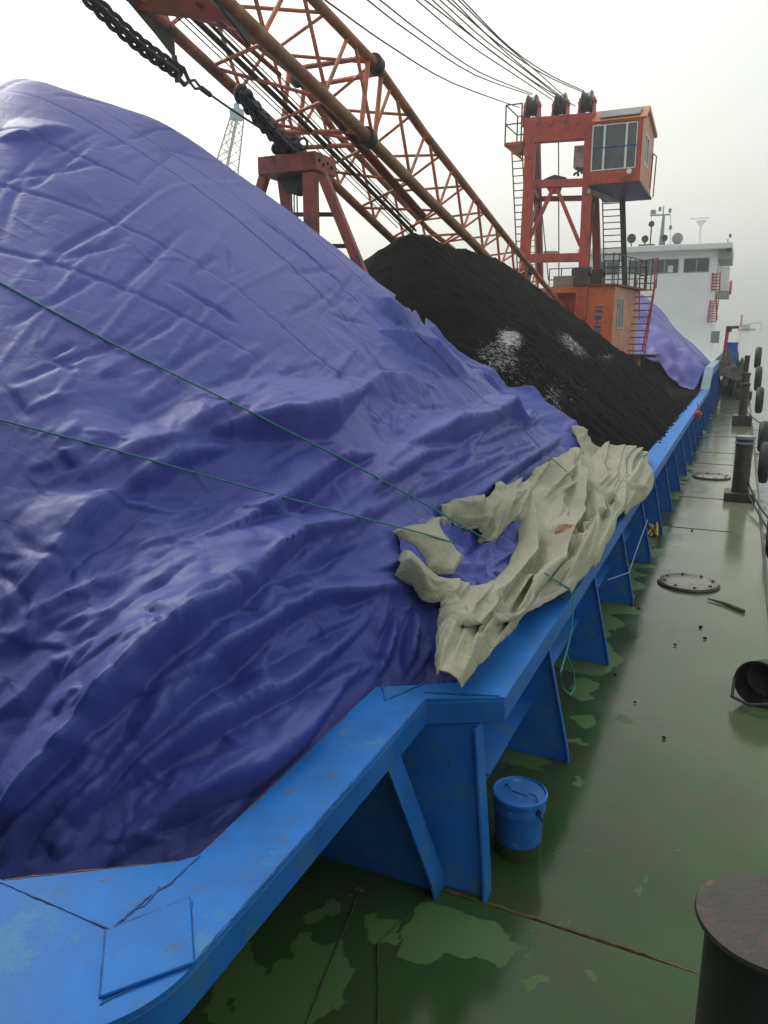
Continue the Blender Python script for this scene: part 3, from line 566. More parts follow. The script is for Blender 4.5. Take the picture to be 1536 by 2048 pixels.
def randfold(px, py, Lp, A, w1, w2, cl, jit):
    a = flowdir(px, py)+rg.gauss(0, jit); off = a-flowdir(px, py); pts = []; qx, qy = px, py; n_ = max(4, int(Lp/45))
    for s in range(n_+1):
        pts.append((qx, qy)); a2 = flowdir(qx, qy)+off+rg.gauss(0, .09); qx += Lp/n_*math.cos(a2); qy -= Lp/n_*math.sin(a2)
    Fd(pts, A, w1, w2, cl)
def regk(px, py):
    low = min(1, max(0, (py-640-.10*(700-px))/380)); right = min(1, max(0, (px-560)/300)) if py > 600 else 0
    return max(low, right*.8), low, right
folds = [(p_, A_*2.5, a_*.9, b_*1.05, c_) if c_ == 'L' else (p_, A_*1.5, a_, b_, c_) for p_, A_, a_, b_, c_ in folds]
for i in range(16):
    px = rg.uniform(-60, 1000); py = rg.uniform(700, 1700); k, low, right = regk(px, py)
    if k < .35: continue
    randfold(px, py, rg.uniform(200, 480), rg.uniform(.06, .16)*(.4+.6*k), rg.uniform(.14, .34), rg.uniform(.05, .12), 'L', .12)
for i in range(120):
    px = rg.uniform(-20, 1130); py = rg.uniform(500, 1740); k, low, right = regk(px, py)
    if k < .2 and rg.random() < .6: continue
    randfold(px, py, rg.uniform(60, 200), rg.uniform(.02, .065)*(.3+.7*k), rg.uniform(.05, .13), rg.uniform(.02, .05), 'S', .35)
for i in range(90):
    px = rg.uniform(-20, 1130); py = rg.uniform(250, 1740); k, low, right = regk(px, py)
    randfold(px, py, rg.uniform(50, 200), -rg.uniform(.015, .04), rg.uniform(.03, .07), rg.uniform(.02, .04), 'C', rg.choice((.1, .1, 1.2)))
for i in range(190):
    px = rg.uniform(-20, 1120); py = rg.uniform(420, 1740); k, low, right = regk(px, py)
    randfold(px, py, rg.uniform(40, 170), rg.uniform(.010, .022)*(.5+.6*k), rg.uniform(.018, .045), rg.uniform(.010, .02), 'S2', rg.choice((.15, .5, 1.1)))
allp = [p for f_ in folds for p in f_[0]]
hp = hit([p[0] for p in allp], [p[1] for p in allp], lambda x, y: coalH(x, y)+.05)
fw3 = []; k = 0
for f_ in folds: fw3.append((hp[k:k+len(f_[0])],)+tuple(f_[1:])); k += len(f_[0])
def applyfolds(P, fl3, flip=1):
    D = {'L': np.zeros(len(P)), 'S': np.zeros(len(P)), 'S2': np.zeros(len(P)), 'C': np.zeros(len(P))}
    for fo in fl3:
        pts, A, w1, w2 = fo[:4]; cl = fo[4] if len(fo) > 4 else ('L' if A > .045 else 'S' if A > 0 else 'C')
        wm = max(w1, w2)*1.05; lo = pts.min(0)-wm; hi = pts.max(0)+wm
        k = np.where(((P[:, 0] > lo[0]) & (P[:, 0] < hi[0]) & (P[:, 1] > lo[1]) & (P[:, 1] < hi[1])))[0]
        if not len(k): continue
        d, _, sd_, par = nearest(P[k], pts, False)
        dirv = pts[-1]-pts[0]; lowside = 1. if (dirv[1]) > 0 else -1.      # running +y: right side is +x
        if abs(dirv[1]) < abs(dirv[0])*.35: lowside = 1. if dirv[0] > 0 else -1.
        w = np.where(sd_*lowside < 0, w2, w1); t = np.clip(1-d/w, 0, 1); tap = np.clip(np.minimum(par, 1-par)*3, 0, 1)**.8
        prof = A*(t*1.0-(1-tap)*.9)
        if cl == 'C': D['C'][k] = np.minimum(D['C'][k], A*tap*t)
        else: D[cl][k] = np.maximum(D[cl][k], prof) if cl != 'L' else np.where(prof > 0, np.maximum(D[cl][k], prof)+.25*np.minimum(D[cl][k], prof), D[cl][k])
    return D['L']+D['S']+D['S2']+D['C']
def facet(x, y, f_, ang, cu, cv, seed=0.):
    ca, sa = math.cos(ang), math.sin(ang)
    def wrp(x, y): return x+.16*vn(x*.8+seed, y*.8)+.03*vn(x*3.1, y*3.1+seed), y+.16*vn(x*.8, y*.8+9+seed)+.03*vn(x*3.3+4, y*3.3+seed)
    wx, wy = wrp(x, y); u = (wx*ca+wy*sa)/cu; v = (-wx*sa+wy*ca)/cv
    u = u+.5*np.floor(v)*0+.45*vn(np.floor(v)*.37+seed, 0*v+3)
    ui = np.floor(u); vi = np.floor(v); fu = u-ui; fv = v-vi; up_ = fu > fv
    def node(i, j):
        # heights sampled at the lattice node (inverse of the warp by fixed point)
        uu = (i-0.0)*cu; vv = j*cv; X = uu*ca-vv*sa; Y = uu*sa+vv*ca; px, py = X, Y
        for _ in range(3):
            qx, qy = wrp(px, py); px, py = px-(qx-X), py-(qy-Y)
        key = np.stack([i, j], 1); un, inv = np.unique(key, axis=0, return_inverse=True); inv = inv.ravel()
        fx = np.zeros(len(un)); fy = np.zeros(len(un)); fx[inv] = px; fy[inv] = py
        return f_(fx, fy)[inv]
    u = (wx*ca+wy*sa)/cu; ui = np.floor(u); fu = u-ui; up_ = fu > fv
    a = node(ui, vi); b = node(ui+1, vi); c = node(ui, vi+1); d = node(ui+1, vi+1)
    return np.where(up_, a+fu*(b-a)+fv*(d-b), a+fv*(c-a)+fu*(d-c))
def cloth(name, xs_, ys_, poly, m, parent, fl3, basef, extra, up=.07, fac=None):
    X, Y = np.meshgrid(xs_, ys_); x = X.ravel(); y = Y.ravel(); q = quadgrid(len(ys_), len(xs_)); ins = inpoly(x, y, poly)
    q = q[ins[q].any(1)]; P2 = np.stack([x, y], 1); used, inv = np.unique(q, return_inverse=True); P2 = P2[used]; i2 = ins[used]
    dd, nr, _, _ = nearest(P2, poly); P2[~i2] = nr[~i2]; dd[~i2] = 0
    x, y = P2[:, 0].copy(), P2[:, 1].copy(); z = basef(x, y); e_ = .02
    gx = (coalH(x+e_, y)-coalH(x-e_, y))/(2*e_); gy = (coalH(x, y+e_)-coalH(x, y-e_))/(2*e_)
    N = np.stack([-gx, -gy, np.ones_like(x)], 1); N /= np.linalg.norm(N, axis=1)[:, None]
    fl3 = [(np.column_stack([f_[0][:, 0], f_[0][:, 1], basef(f_[0][:, 0], f_[0][:, 1])]),)+tuple(f_[1:]) for f_ in fl3]
    P = np.stack([x, y, z], 1); D = applyfolds(P, fl3)
    if fac:
        fz = lambda a, b: applyfolds(np.stack([a, b, basef(a, b)], 1), fl3)
        D = sum(w_*facet(x, y, fz, an, cu, cv, sd_) for w_, an, cu, cv, sd_ in fac)+(1-sum(q_[0] for q_ in fac))*D
    if fac: D = D*np.where((y > 5) & (x < -1.9), .45+.55*sstep(0, .45, dd), 1)
    D = D+extra(x, y, dd)+up+.02
    P = P+N*D[:, None]
    return P, inv.reshape(-1, 4), dd
def prog(a, b, s0, g):
    o = [a]; s = s0
    while o[-1] < b: o.append(o[-1]+s); s *= g
    return np.array(o)
ysT = prog(1.55, 13.5, .0065, 1.002); xsT = -prog(1.25, 11.7, .0062, 1.0045)[::-1]
HOL = hit(945, 1105)[0]
def _dir(p, q):
    h_ = hit([p[0], q[0]], [p[1], q[1]]); v_ = h_[1]-h_[0]; v_ = v_[:2]/np.linalg.norm(v_[:2]); return (-v_[1], v_[0])
GRD = [(_dir((215, 612), (370, 463)), .40, 3.), (_dir((230, 690), (500, 823)), .62, 11.)]
def extraT(x, y, dd):
    px, py, z = proj(np.stack([x, y, coalH(x, y)], 1)); low = np.clip((py-640)/420, 0, 1); rt_ = np.clip((px-560)/260, 0, 1)*np.clip((py-560)/60, 0, 1); k = np.maximum(low, .8*rt_)
    u = x*math.cos(.9)+y*math.sin(.9); v = -x*math.sin(.9)+y*math.cos(.9)
    d = (.004+.030*k)*trifbm(u*.7, v*1.8, 3, .5)+(.002+.010*k)*trifbm(x*4.5+9, y*3.5, 3, .6)+.04*fbm(x*.5, y*.5, 2)
    g = 0
    for (ax_, ay_), sp_g, sd_g in GRD:
        q = (x*ax_+y*ay_)/sp_g+.10*vn(x*.6+sd_g, y*.6); fr = np.abs(q-np.round(q))*sp_g; ln = np.round(q)
        vis = sstep(-.35, .45, vn(x*.9+ln*3.7+sd_g, y*.9+ln*1.3)); sgn = np.where(np.sin(ln*12.9+sd_g) > -.2, -1, .8)
        g = g+sgn*vis*np.clip(1-fr/.030, 0, 1)*.013*(1-.45*k)
    d = d+g
    d = d-.22*np.exp(-((x-HOL[0])**2+((y-HOL[1])/1.5)**2)/.28**2)
    rim = np.exp(-dd/.25)*(.03+.05*vn(x*3, y*3))*(y > 4.5)
    clampn = sstep(0, .35, dd)*np.where((y < 3.7) | (x > -1.8), 1, 1)
    edge_near = ((y < 5) | (x > -1.9))
    return np.where(edge_near, d*clampn, d)+rim*(~edge_near)
P, Q, dd = cloth('near', xsT, ysT, tarp_poly, 'tarp', None, fw3, lambda x, y: coalH(x, y), extraT, fac=[(.22, R(100), .45, .11, 0.)])
edge_near = (P[:, 1] < 5) | (P[:, 0] > -1.9)
lim = np.where(edge_near & (dd < .03), .93, 99); P[:, 2] = np.minimum(P[:, 2], lim)
PB = P.copy()
tp = thing('blue_tarpaulin', (-4, 6, 0), 'huge creased blue tarpaulin covering the near cargo heap', 'tarpaulin', 'blue tarpaulins over the cargo')
tarpmesh = gridmesh('sheet', P-np.array((-4, 6, 0)), Q, 'tarp', tp)
so_ = tarpmesh.modifiers.new('thickness', 'SOLIDIFY'); so_.thickness = .006; so_.offset = 1
# far blue tarpaulin
fp = [(1283, 716), (1318, 728), (1335, 752), (1352, 766), (1386, 780), (1400, 752), (1418, 738), (1428, 722), (1436, 712)]
fpw = [tuple(p[:2]) for p in hit([a for a, _ in fp], [b_ for _, b_ in fp], lambda x, y: coalH(x, y)+.1, 20, 70)]
far_poly = [(-11, 38), (-7.5, 37)]+fpw+[(-1.6, 52), (-11, 53)]
fcr = [([(1290, 690), (1320, 715), (1345, 745), (1372, 772)], .35, .5, .4), ([(1345, 690), (1362, 705), (1366, 740), (1350, 775)], .25, .5, .4), ([(1300, 650), (1330, 690), (1350, 730)], .3, .6, .4), ([(1380, 690), (1400, 705)], .2, .4, .4), ([(1300, 700), (1320, 735)], .3, .3, .3), ([(1290, 620), (1360, 670), (1420, 705)], .1, .4, .4)]
ff = [(hit([p[0] for p in c], [p[1] for p in c], coalH, 20, 70), A, w1, w2) for c, A, w1, w2 in fcr]
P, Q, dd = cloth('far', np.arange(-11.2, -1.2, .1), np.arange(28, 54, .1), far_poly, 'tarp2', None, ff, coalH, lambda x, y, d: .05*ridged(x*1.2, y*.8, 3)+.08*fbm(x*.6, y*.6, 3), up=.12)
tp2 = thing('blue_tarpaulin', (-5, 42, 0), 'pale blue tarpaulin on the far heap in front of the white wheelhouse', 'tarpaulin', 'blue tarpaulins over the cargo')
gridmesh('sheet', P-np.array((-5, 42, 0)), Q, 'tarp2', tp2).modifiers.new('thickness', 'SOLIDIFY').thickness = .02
# ------------------------------------------------------------------ beige tarpaulin bundle on the rail
S4 = 2.194
def c4(l): return [(700+x/S4, 780+y/S4) for x, y in l]
bo = c4([(965, 155), (1040, 205), (1060, 240), (1150, 245), (1240, 265), (1300, 270), (1310, 330), (1335, 400), (1320, 450), (1260, 500), (1200, 560), (1170, 590), (1160, 650), (1120, 720), (1095, 770), (1000, 840), (975, 890), (850, 960), (740, 1050), (620, 1150), (560, 1210), (490, 1300), (380, 1290), (375, 1200), (375, 1050), (370, 930), (290, 890), (230, 840), (190, 800), (185, 750), (230, 690),
         (285, 735), (340, 790), (400, 830), (460, 850), (540, 880), (590, 850), (670, 770), (720, 660), (740, 570), (690, 580), (640, 640), (610, 675), (585, 675), (520, 620), (440, 570), (385, 575), (380, 610), (430, 680), (465, 745), (430, 810), (330, 780), (320, 735), (270, 680), (180, 610), (240, 585), (320, 575), (345, 555), (400, 540), (390, 490), (460, 465), (540, 480), (600, 460), (750, 405), (860, 310), (950, 265), (1000, 255), (985, 200)])
RX0, RY0, RS = -4.0, 3.0, .025; NX, NY = 140, 460
ras = np.full((NX, NY), -9.)
P = PB; ix = ((P[:, 0]-RX0)/RS).astype(int); iy = ((P[:, 1]-RY0)/RS).astype(int); okk = (ix >= 0) & (ix < NX) & (iy >= 0) & (iy < NY); np.maximum.at(ras, (ix[okk], iy[okk]), P[okk, 2])
gx_, gy_ = np.meshgrid(RX0+(np.arange(NX)+.5)*RS, RY0+(np.arange(NY)+.5)*RS, indexing='ij'); ras = np.where(ras < -5, coalH(gx_, gy_)+.05, ras)
for _ in range(3):
    pr = np.pad(ras, 1, mode='edge'); ras = np.maximum(sum(pr[i:i+NX, j:j+NY] for i in range(3) for j in range(3))/9, ras-.02)
def rasf(x, y):
    u = np.clip((x-RX0)/RS-.5, 0, NX-1.01); v = np.clip((y-RY0)/RS-.5, 0, NY-1.01); i = u.astype(int); j = v.astype(int); u = u-i; v = v-j
    return (ras[i, j]*(1-u)+ras[i+1, j]*u)*(1-v)+(ras[i, j+1]*(1-u)+ras[i+1, j+1]*u)*v
def bbase(x, y):
    c = np.where(x < -1.4, rasf(x, y)+.03, coalH(x, y)+.07)
    rail = 1.05+.30*np.clip(-1.0-x, 0, .7)+.03*np.sin(y*2.3)
    h = np.where(x > -2.1, smax(c, rail-3*np.clip(-1.75-x, 0, 1), .10), c)
    out = np.clip(x+.985+0*y, 0, 1); drop = np.where(out > 0, 2.2*out, 0)
    return h-drop
bz = hit([a for a, _ in bo], [b_ for _, b_ in bo], lambda x, y: bbase(x, y)+.03)
bpoly = [tuple(p[:2]) for p in bz]
BF = [([(400, 1200), (470, 1080), (600, 900), (740, 740), (770, 620), (760, 440)], .10, .10, .07), ([(500, 1200), (600, 1040), (700, 860), (830, 780)], .09, .08, .05), ([(620, 1140), (760, 1000), (850, 800), (880, 680), (960, 560), (980, 380), (1000, 250), (970, 160)], .11, .09, .06),
      ([(980, 380), (1050, 500), (1090, 620), (1080, 740)], .09, .07, .06), ([(980, 380), (1100, 480), (1150, 580)], .08, .09, .06), ([(700, 1060), (800, 1000), (980, 880)], .05, .1, .05), ([(850, 720), (960, 700), (1060, 660)], .06, .05, .05),
      ([(1000, 250), (1060, 300), (1080, 400), (1050, 440)], .07, .06, .06), ([(750, 430), (650, 520), (620, 660)], .08, .12, .06), ([(860, 480), (980, 400)], .06, .08, .05), ([(820, 480), (900, 390), (980, 330)], .06, .08, .06), ([(470, 560), (560, 600), (620, 660)], .07, .06, .05),
      ([(230, 690), (200, 760), (260, 830), (370, 880)], .09, .07, .08), ([(280, 790), (370, 860), (440, 960), (430, 1100), (390, 1240)], .06, .08, .06), ([(560, 870), (480, 960), (440, 1080)], .06, .08, .05), ([(1180, 300), (1120, 400), (1060, 470)], .05, .12, .06), ([(1300, 280), (1250, 380), (1180, 520)], .06, .12, .08),
      ([(1160, 420), (1240, 450), (1310, 430)], .05, .06, .05), ([(540, 1180), (640, 1060), (720, 960), (800, 900)], .06, .05, .04), ([(880, 860), (960, 800), (1060, 740)], .05, .06, .05), ([(900, 420), (880, 520), (860, 640)], .05, .06, .05), ([(1000, 480), (1010, 600), (1040, 700)], .06, .05, .04),
      ([(450, 480), (520, 520), (560, 570)], .04, .06, .05), ([(640, 440), (600, 520), (520, 590)], .04, .06, .05), ([(680, 900), (580, 1060), (480, 1230)], -.06, .04, .04), ([(840, 600), (790, 760), (700, 950)], -.05, .04, .05), ([(1020, 420), (1000, 560), (960, 640)], -.06, .03, .04), ([(1120, 240), (1090, 330), (1130, 380)], -.05, .04, .05)]
rg = random.Random(4)
BF = [(p_, A_*1.35, a_*1.1, b_*.8) for p_, A_, a_, b_ in BF]
for i in range(62):
    px = rg.uniform(250, 1250); py = rg.uniform(280, 1260); a = R(54+rg.gauss(0, 8)); Lp = rg.uniform(260, 620)*(1 if i < 48 else .35)
    BF.append(([(px+Lp*t*math.cos(a+.3*t), py-Lp*t*math.sin(a+.3*t)) for t in (0, .25, .5, .75, 1)], (rg.uniform(.05, .10) if i < 48 else rg.uniform(.02, .035)), rg.uniform(.07, .16)*(1 if i < 48 else .5), rg.uniform(.018, .04)))
bf3 = [(hit([p[0] for p in c4(c)], [p[1] for p in c4(c)], lambda x, y: bbase(x, y)+.05), A, w1, w2) for c, A, w1, w2 in BF]
def extraB(x, y, dd):
    u = x*.75+y*.66; v = -x*.66+y*.75
    return .035*np.clip(dd/.02, 0, 1)+.03*np.clip(dd/.12, 0, 1)+(.012*trifbm(x*4.2+2, y*1.3, 2, .5)+.003*trifbm(x*10, y*6, 2))*sstep(0, .06, dd)
P, Q, dd = cloth('beige', np.arange(-2.9, -.75, .0065), prog(3.5, 13.2, .008, 1.0016), bpoly, 'beige', None, bf3, bbase, extraB, up=.0)
bt = thing('beige_tarpaulin', (-1.6, 6, 1), 'crumpled beige tarpaulin bundle lying over the blue rail', 'tarpaulin')
bm_ = gridmesh('sheet', P-np.array((-1.6, 6, 1)), Q, 'beige', bt)
bm_.modifiers.new('thickness', 'SOLIDIFY').thickness = .008
# blue lining bunched in the opening of the bundle
inn = c4([(225, 690), (300, 770), (400, 840), (460, 860), (540, 890), (610, 850), (690, 760), (745, 640), (750, 560), (690, 570), (600, 600), (520, 590), (430, 540), (350, 540), (240, 590), (200, 620)])
ip = [tuple(p[:2]) for p in hit([a for a, _ in inn], [b_ for _, b_ in inn], lambda x, y: bbase(x, y)+.03)]
IF = [([(440, 680), (480, 760), (540, 860)], .07, .05, .04), ([(520, 700), (540, 780), (590, 830)], .08, .05, .05), ([(600, 690), (600, 760), (620, 800)], .07, .04, .04), ([(660, 700), (600, 700), (500, 690)], .05, .05, .04), ([(330, 780), (420, 810), (520, 860)], .06, .04, .05), ([(300, 620), (360, 690), (400, 760)], .05, .05, .04), ([(700, 720), (640, 760), (560, 800)], .05, .04, .04)]
if3 = [(hit([p[0] for p in c4(c)], [p[1] for p in c4(c)], bbase), A, w1, w2) for c, A, w1, w2 in IF]
P, Q, dd = cloth('lining', np.arange(-3.4, -.9, .014), np.arange(4.0, 7.5, .016), ip, 'tarp', None, if3, bbase, lambda x, y, d: .03*ridged(x*5, y*4, 3)-.02, up=0)
gridmesh('lining', P-np.array((-1.6, 6, 1)), Q, 'tarp', bt)
coalobj('coal_heap', -11.5, -1.27, .07, 1.5, 33.5, .07, 'tall black coal heap behind the near blue tarpaulin, flecked with white dust', (-6.5, 17, 0))
coalobj('coal_heap', -11.5, -1.27, .15, 33.5, 53, .15, 'coal heap at the far end of the hold, mostly under the far blue tarpaulin', (-6.5, 44, 0))
b = MB(); rg = random.Random(77)
for k in range(420):
    yy = rg.uniform(15, 31.2); xx = -1.31+abs(rg.gauss(0, .04)); r_ = rg.uniform(.008, .026)
    c_ = np.array((xx, yy, ZT+r_*.2)); b.lathe([(0, -r_*.5), (r_, -r_*.2), (r_*rg.uniform(.7, 1), r_*.25), (0, r_*.6)], c_, 5, (rg.uniform(-.4, .4), rg.uniform(-.4, .4), 1))
tag(b.build('spilled_coal', 'coal'), 'crumbs of coal spilled along the inner edge of the blue rail', 'spilled coal', kind='stuff')
# rag on the beige cloth
rc = hit(1132, 1068, lambda x, y: bbase(x, y)+.12)[0]
xs_ = np.linspace(-.10, .10, 26); X, Y = np.meshgrid(xs_, xs_*1.6); r_ = np.hypot(X/.10, Y/.16); P = np.stack([rc[0]+X, rc[1]+Y, rc[2]+.05*(1-np.clip(r_, 0, 1)**2)+.03*ridged(X*14+3, Y*14, 3)-.06*np.clip(r_-.8, 0, 1)], -1).reshape(-1, 3)
Q = quadgrid(26, 26); kk = (r_.ravel() < 1.0+.15*vn(X.ravel()*30, Y.ravel()*30)); Q = Q[kk[Q].all(1)]
rgm = gridmesh('rag', P, Q, 'brown'); rgm.modifiers.new('thickness', 'SOLIDIFY').thickness = .012; tag(rgm, 'small brown rag lying on the beige tarpaulin', 'rag')
#PART3
# ------------------------------------------------------------------ crane
def V(p): return np.array(p, float)
cr_ = thing('cargo_crane', (-6.5, 33, 1.2), 'red and orange deck crane with lattice boom stowed over the heaps', 'crane'); CAM_SCALED.add(cr_.name)
def ext(p, q, y):   # extrapolate line pq to given Y
    p, q = V(p), V(q); return tuple(p+(q-p)*((y-p[1])/(q[1]-p[1])))
chA = [oX(628, 0, -5.2), oX(750, 128, -5.2), oX(850, 269, -5.2), oX(1000, 460, -5.25), oX(1140, 632, -5.4)]
chB = [oX(446, 0, -5.2), oX(735, 275, -5.2), oX(850, 392, -5.2), oX(940, 480, -5.25), (-5.4, 25.6, 3.05)]
chC = [oX(405, 0, -6.5), oX(592, 150, -6.5), oX(670, 264, -6.5), oX(860, 462, -6.45), (-6.2, 25.8, 3.6)]
chD = [oX(296, 18, -6.5), oX(560, 262, -6.5), oX(665, 365, -6.5), oX(783, 478, -6.5), (-6.2, 25.6, 3.05)]
for c in (chA, chB, chC, chD): c.insert(0, tuple(V(c[0])+np.array((0, -1, .15))*(c[0][1]-2.5)))
def at_y(c, y):
    for a, b in zip(c[:-1], c[1:]):
        if a[1] <= y <= b[1]: return V(a)+(V(b)-V(a))*((y-a[1])/(b[1]-a[1]))
    return V(c[-1] if y > c[-1][1] else c[0])
b = MB(); b.tube(chA, .072, 12); b.tube(chC, .055, 12); b.tube(chD, .075, 12); boom = b.build('boom', 'boom', cr_)
b = MB(); b.tube(chB, .088, 14); b.build('boom_chord', 'boomy', boom)
b = MB()
st_ = [2.6]
while st_[-1] < 24.5: st_.append(st_[-1]+1.42)
for i in range(len(st_)-1):
    y0, y1, ym = st_[i], st_[i+1], (st_[i]+st_[i+1])/2
    for lo, hi, rr in ((chB, chA, .029), (chD, chC, .027)):
        b.tube([at_y(lo, y0-.1), at_y(hi, ym-.1)], rr, 6); b.tube([at_y(hi, ym+.1), at_y(lo, y1)], rr, 6)
    for p, q in ((chA, chC), (chB, chD)):
        b.tube([at_y(p, y0), at_y(q, ym)], .024, 6); b.tube([at_y(q, ym), at_y(p, y1)], .024, 6)
yj = chA[2][1]
for dy in (-.22, .22):
    A_, B_, C_, D_ = (at_y(c, yj+dy-(.26 if c in (chB, chD) else 0)) for c in (chA, chB, chC, chD))
    for p, q in ((A_, B_), (B_, D_), (D_, C_), (C_, A_)): b.tube([p, q], .036, 6)
b.build('lattice', 'lattice', boom)
b = MB()
for c in (chA, chB, chC, chD):
    y = yj-(.26 if c in (chB, chD) else 0); p0, p1 = at_y(c, y-.07), at_y(c, y+.07); MB().tube([p0, p1], .135, 16).build('flange', 'dark', boom)
p = V(oX(296, 18, -6.5)); b.prism([tuple(p+V(q)) for q in ((-.01, -.5, .28), (-.01, .42, -.22), (-.01, .42, -.38), (-.01, .1, -.22), (-.01, -.4, .0))], (.03, 0, 0)); b.build('gusset', 'dark', boom); b = MB()
b.prism([tuple(V(oX(446, 0, -5.2))+V(q)) for q in ((0, -.2, -.05), (0, .4, -.12), (0, .45, -.3), (0, .2, -.2))], (.03, 0, 0))
b.build('gusset', 'dark', boom)
b = MB(); b.bar(at_y(chD, 7.7), at_y(chB, 7.7), .12, .18); b.build('cross_beam', 'craned', boom)
b = MB(); b.tube([oX(635, 194, -5.45), oX(846, 433, -5.45)], .07, 8); b.tube([oX(390, 0, -5.6), oX(560, 150, -5.6)], .03, 6); b.build('walk_rail', 'craned', boom)
b = MB(); pp = [oX(330, -20, -6.0), oX(606, 246, -6.0), oX(824, 465, -6.0)]; b.tube(pp, .036, 8); b.tube([tuple(V(q)+V((.08, 0, .03))) for q in pp], .022, 6); b.build('hose_bundle', 'dark', boom)
b = MB()
for dx, dz in ((-.05, .22), (.05, .26), (.15, -.22), (.2, .3), (-.3, .1)): b.tube([tuple(V(q)+V((dx, 0, dz))) for q in pp], .009, 5)
b.build('hoist_wire', 'wire', boom)
def sag(a, c, s, n=14):
    a, c = V(a), V(c); return [tuple(a+(c-a)*t+V((0, 0, -s*4*t*(1-t)))) for t in np.linspace(0, 1, n)]
for pts, X0, X1, Yt in [([(650, 0), (780, 92), (905, 166), (1038, 215)], -5.3, -6.6, 26.2), ([(735, 0), (820, 65), (950, 150), (1062, 190)], -5.6, -6.55, 26.4), ([(760, 0), (850, 70), (960, 145), (1066, 188)], -5.6, -6.45, 26.4),
              ([(833, 0), (940, 90), (1030, 150), (1105, 200)], -5.7, -6.0, 26.4), ([(865, 0), (960, 85), (1040, 145), (1116, 200)], -5.7, -5.9, 26.4), ([(880, 0), (970, 80), (1050, 140), (1120, 195)], -5.6, -5.9, 26.4), ([(905, 0), (990, 85), (1060, 145), (1124, 194)], -5.5, -5.8, 26.4), ([(917, 0), (1000, 80), (1070, 140), (1128, 192)], -5.4, -5.7, 26.4), ([(925, 0), (1020, 95), (1100, 150), (1168, 182)], -5.1, -5.0, 26.4), ([(895, 0), (1000, 90), (1090, 150), (1165, 184)], -5.1, -5.1, 26.4), ([(850, 0), (980, 100), (1070, 165), (1150, 212)], -5.4, -5.3, 26.4)]:
    n = len(pts); w = [oX(px, py, X0+(X1-X0)*k/(n-1)) for k, (px, py) in enumerate(pts)]
    w.insert(0, tuple(V(w[0])-.6*(V(w[1])-V(w[0])))); P = []
    for k in range(len(w)-1):
        p0 = V(w[max(k-1, 0)]); p1 = V(w[k]); p2 = V(w[k+1]); p3 = V(w[min(k+2, len(w)-1)])
        for t in (0, .25, .5, .75): P.append(.5*((2*p1)+(-p0+p2)*t+(2*p0-5*p1+4*p2-p3)*t*t+(-p0+3*p1-3*p2+p3)*t**3))
    P.append(V(w[-1])); b = MB().tube(P, .014, 5); b.build('pendant_cable', 'wire', cr_)
# tower
YF, YR = 26., 28.3
def f(px, py): return oY(px, py, YF)
def r(px, py): return oY(px, py, YR)
b = MB()
b.bar(f(1064, 240), f(1047, 578), .30, .28, (0, 1, 0)); b.bar(f(1182, 240), f(1163, 640), .30, .28, (0, 1, 0))
tower = b.build('tower', 'crane', cr_, bevel=.01)
b = MB(); b.bar(f(1049, 263), f(1186, 253), .30, .72, (0, 0, 1)); b.bar(f(1060, 369), f(1175, 365), .22, .22); b.bar(f(1056, 517), f(1165, 515), .22, .26)
b.bar(f(1106, 378), f(1052, 492), .11, .11); b.bar(f(1114, 378), f(1161, 492), .11, .11); b.prism([f(1092, 374), f(1124, 374), f(1119, 388), f(1100, 388)], (0, .04, 0)); b.build('cross_beam', 'crane', tower, bevel=.006)
b = MB(); b.bar(r(1073, 284), r(1079, 565), .24, .24, (0, 1, 0)); b.bar(r(1187, 284), r(1195, 560), .24, .24, (0, 1, 0)); b.bar(r(1073, 398), r(1187, 396), .16, .16); b.bar(r(1073, 262), r(1187, 262), .2, .3)
for pa, pb in (((1064, 262), (1073, 268)), ((1182, 258), (1187, 268)), ((1060, 369), (1074, 398)), ((1175, 365), (1187, 396))): b.bar(f(*pa), r(*pb), .14, .16)
b.bar(f(1050, 490), r(1075, 405), .1, .1); b.bar(f(1168, 480), r(1190, 405), .1, .1)
b.build('rear_frame', 'craned', tower)
for cx_, k in ((1046, 0), (1163, 0), (1193, 1)):
    b = MB(); p = (r if k else f)(cx_, 552 if k else 550); b.box((p[0]-.22, p[1]-.2, p[2]-.35), (p[0]+.22, p[1]+.2, p[2]+.22)); b.tube([(p[0]-.3, p[1], p[2]+.1), (p[0]+.3, p[1], p[2]+.1)], .13, 12); b.build('foot_hinge', 'iron', tower, bevel=.02)
for cx_, cy_ in ((1065, 213), (1122, 210), (1175, 205)):
    p = V(oY(cx_, cy_, 26.1)); b = MB(); b.lathe([(.0, -.16), (.30, -.16), (.34, -.13), (.27, -.05), (.27, .05), (.34, .13), (.30, .16), (0, .16)], p, 20, (1, 0, 0))
    sh = b.build('sheave', 'iron', cr_); b = MB()
    for s_ in (-.22, .22):
        b.prism([(p[0]+s_-.02, p[1]-.34, p[2]-.62), (p[0]+s_-.02, p[1]+.34, p[2]-.62), (p[0]+s_-.02, p[1]+.09, p[2]+.12), (p[0]+s_-.02, p[1]-.09, p[2]+.12)], (.04, 0, 0))
    b.bar((p[0]-.28, p[1], p[2]), (p[0]+.28, p[1], p[2]), .09); b.build('bracket', 'crane', sh)
def ladder(b, a, c, w, n, wd=(1, 0, 0), rr=.022):
    a, c, wd = V(a), V(c), V(wd)*w/2
    b.tube([a-wd, c-wd], rr, 6); b.tube([a+wd, c+wd], rr, 6)
    for k in range(n): q = a+(c-a)*(k+.5)/n; b.tube([q-wd, q+wd], rr*.8, 5)
    return b
ladder(MB(), r(1224, 400), r(1228, 590), .62, 15).build('ladder', 'dark', cr_)
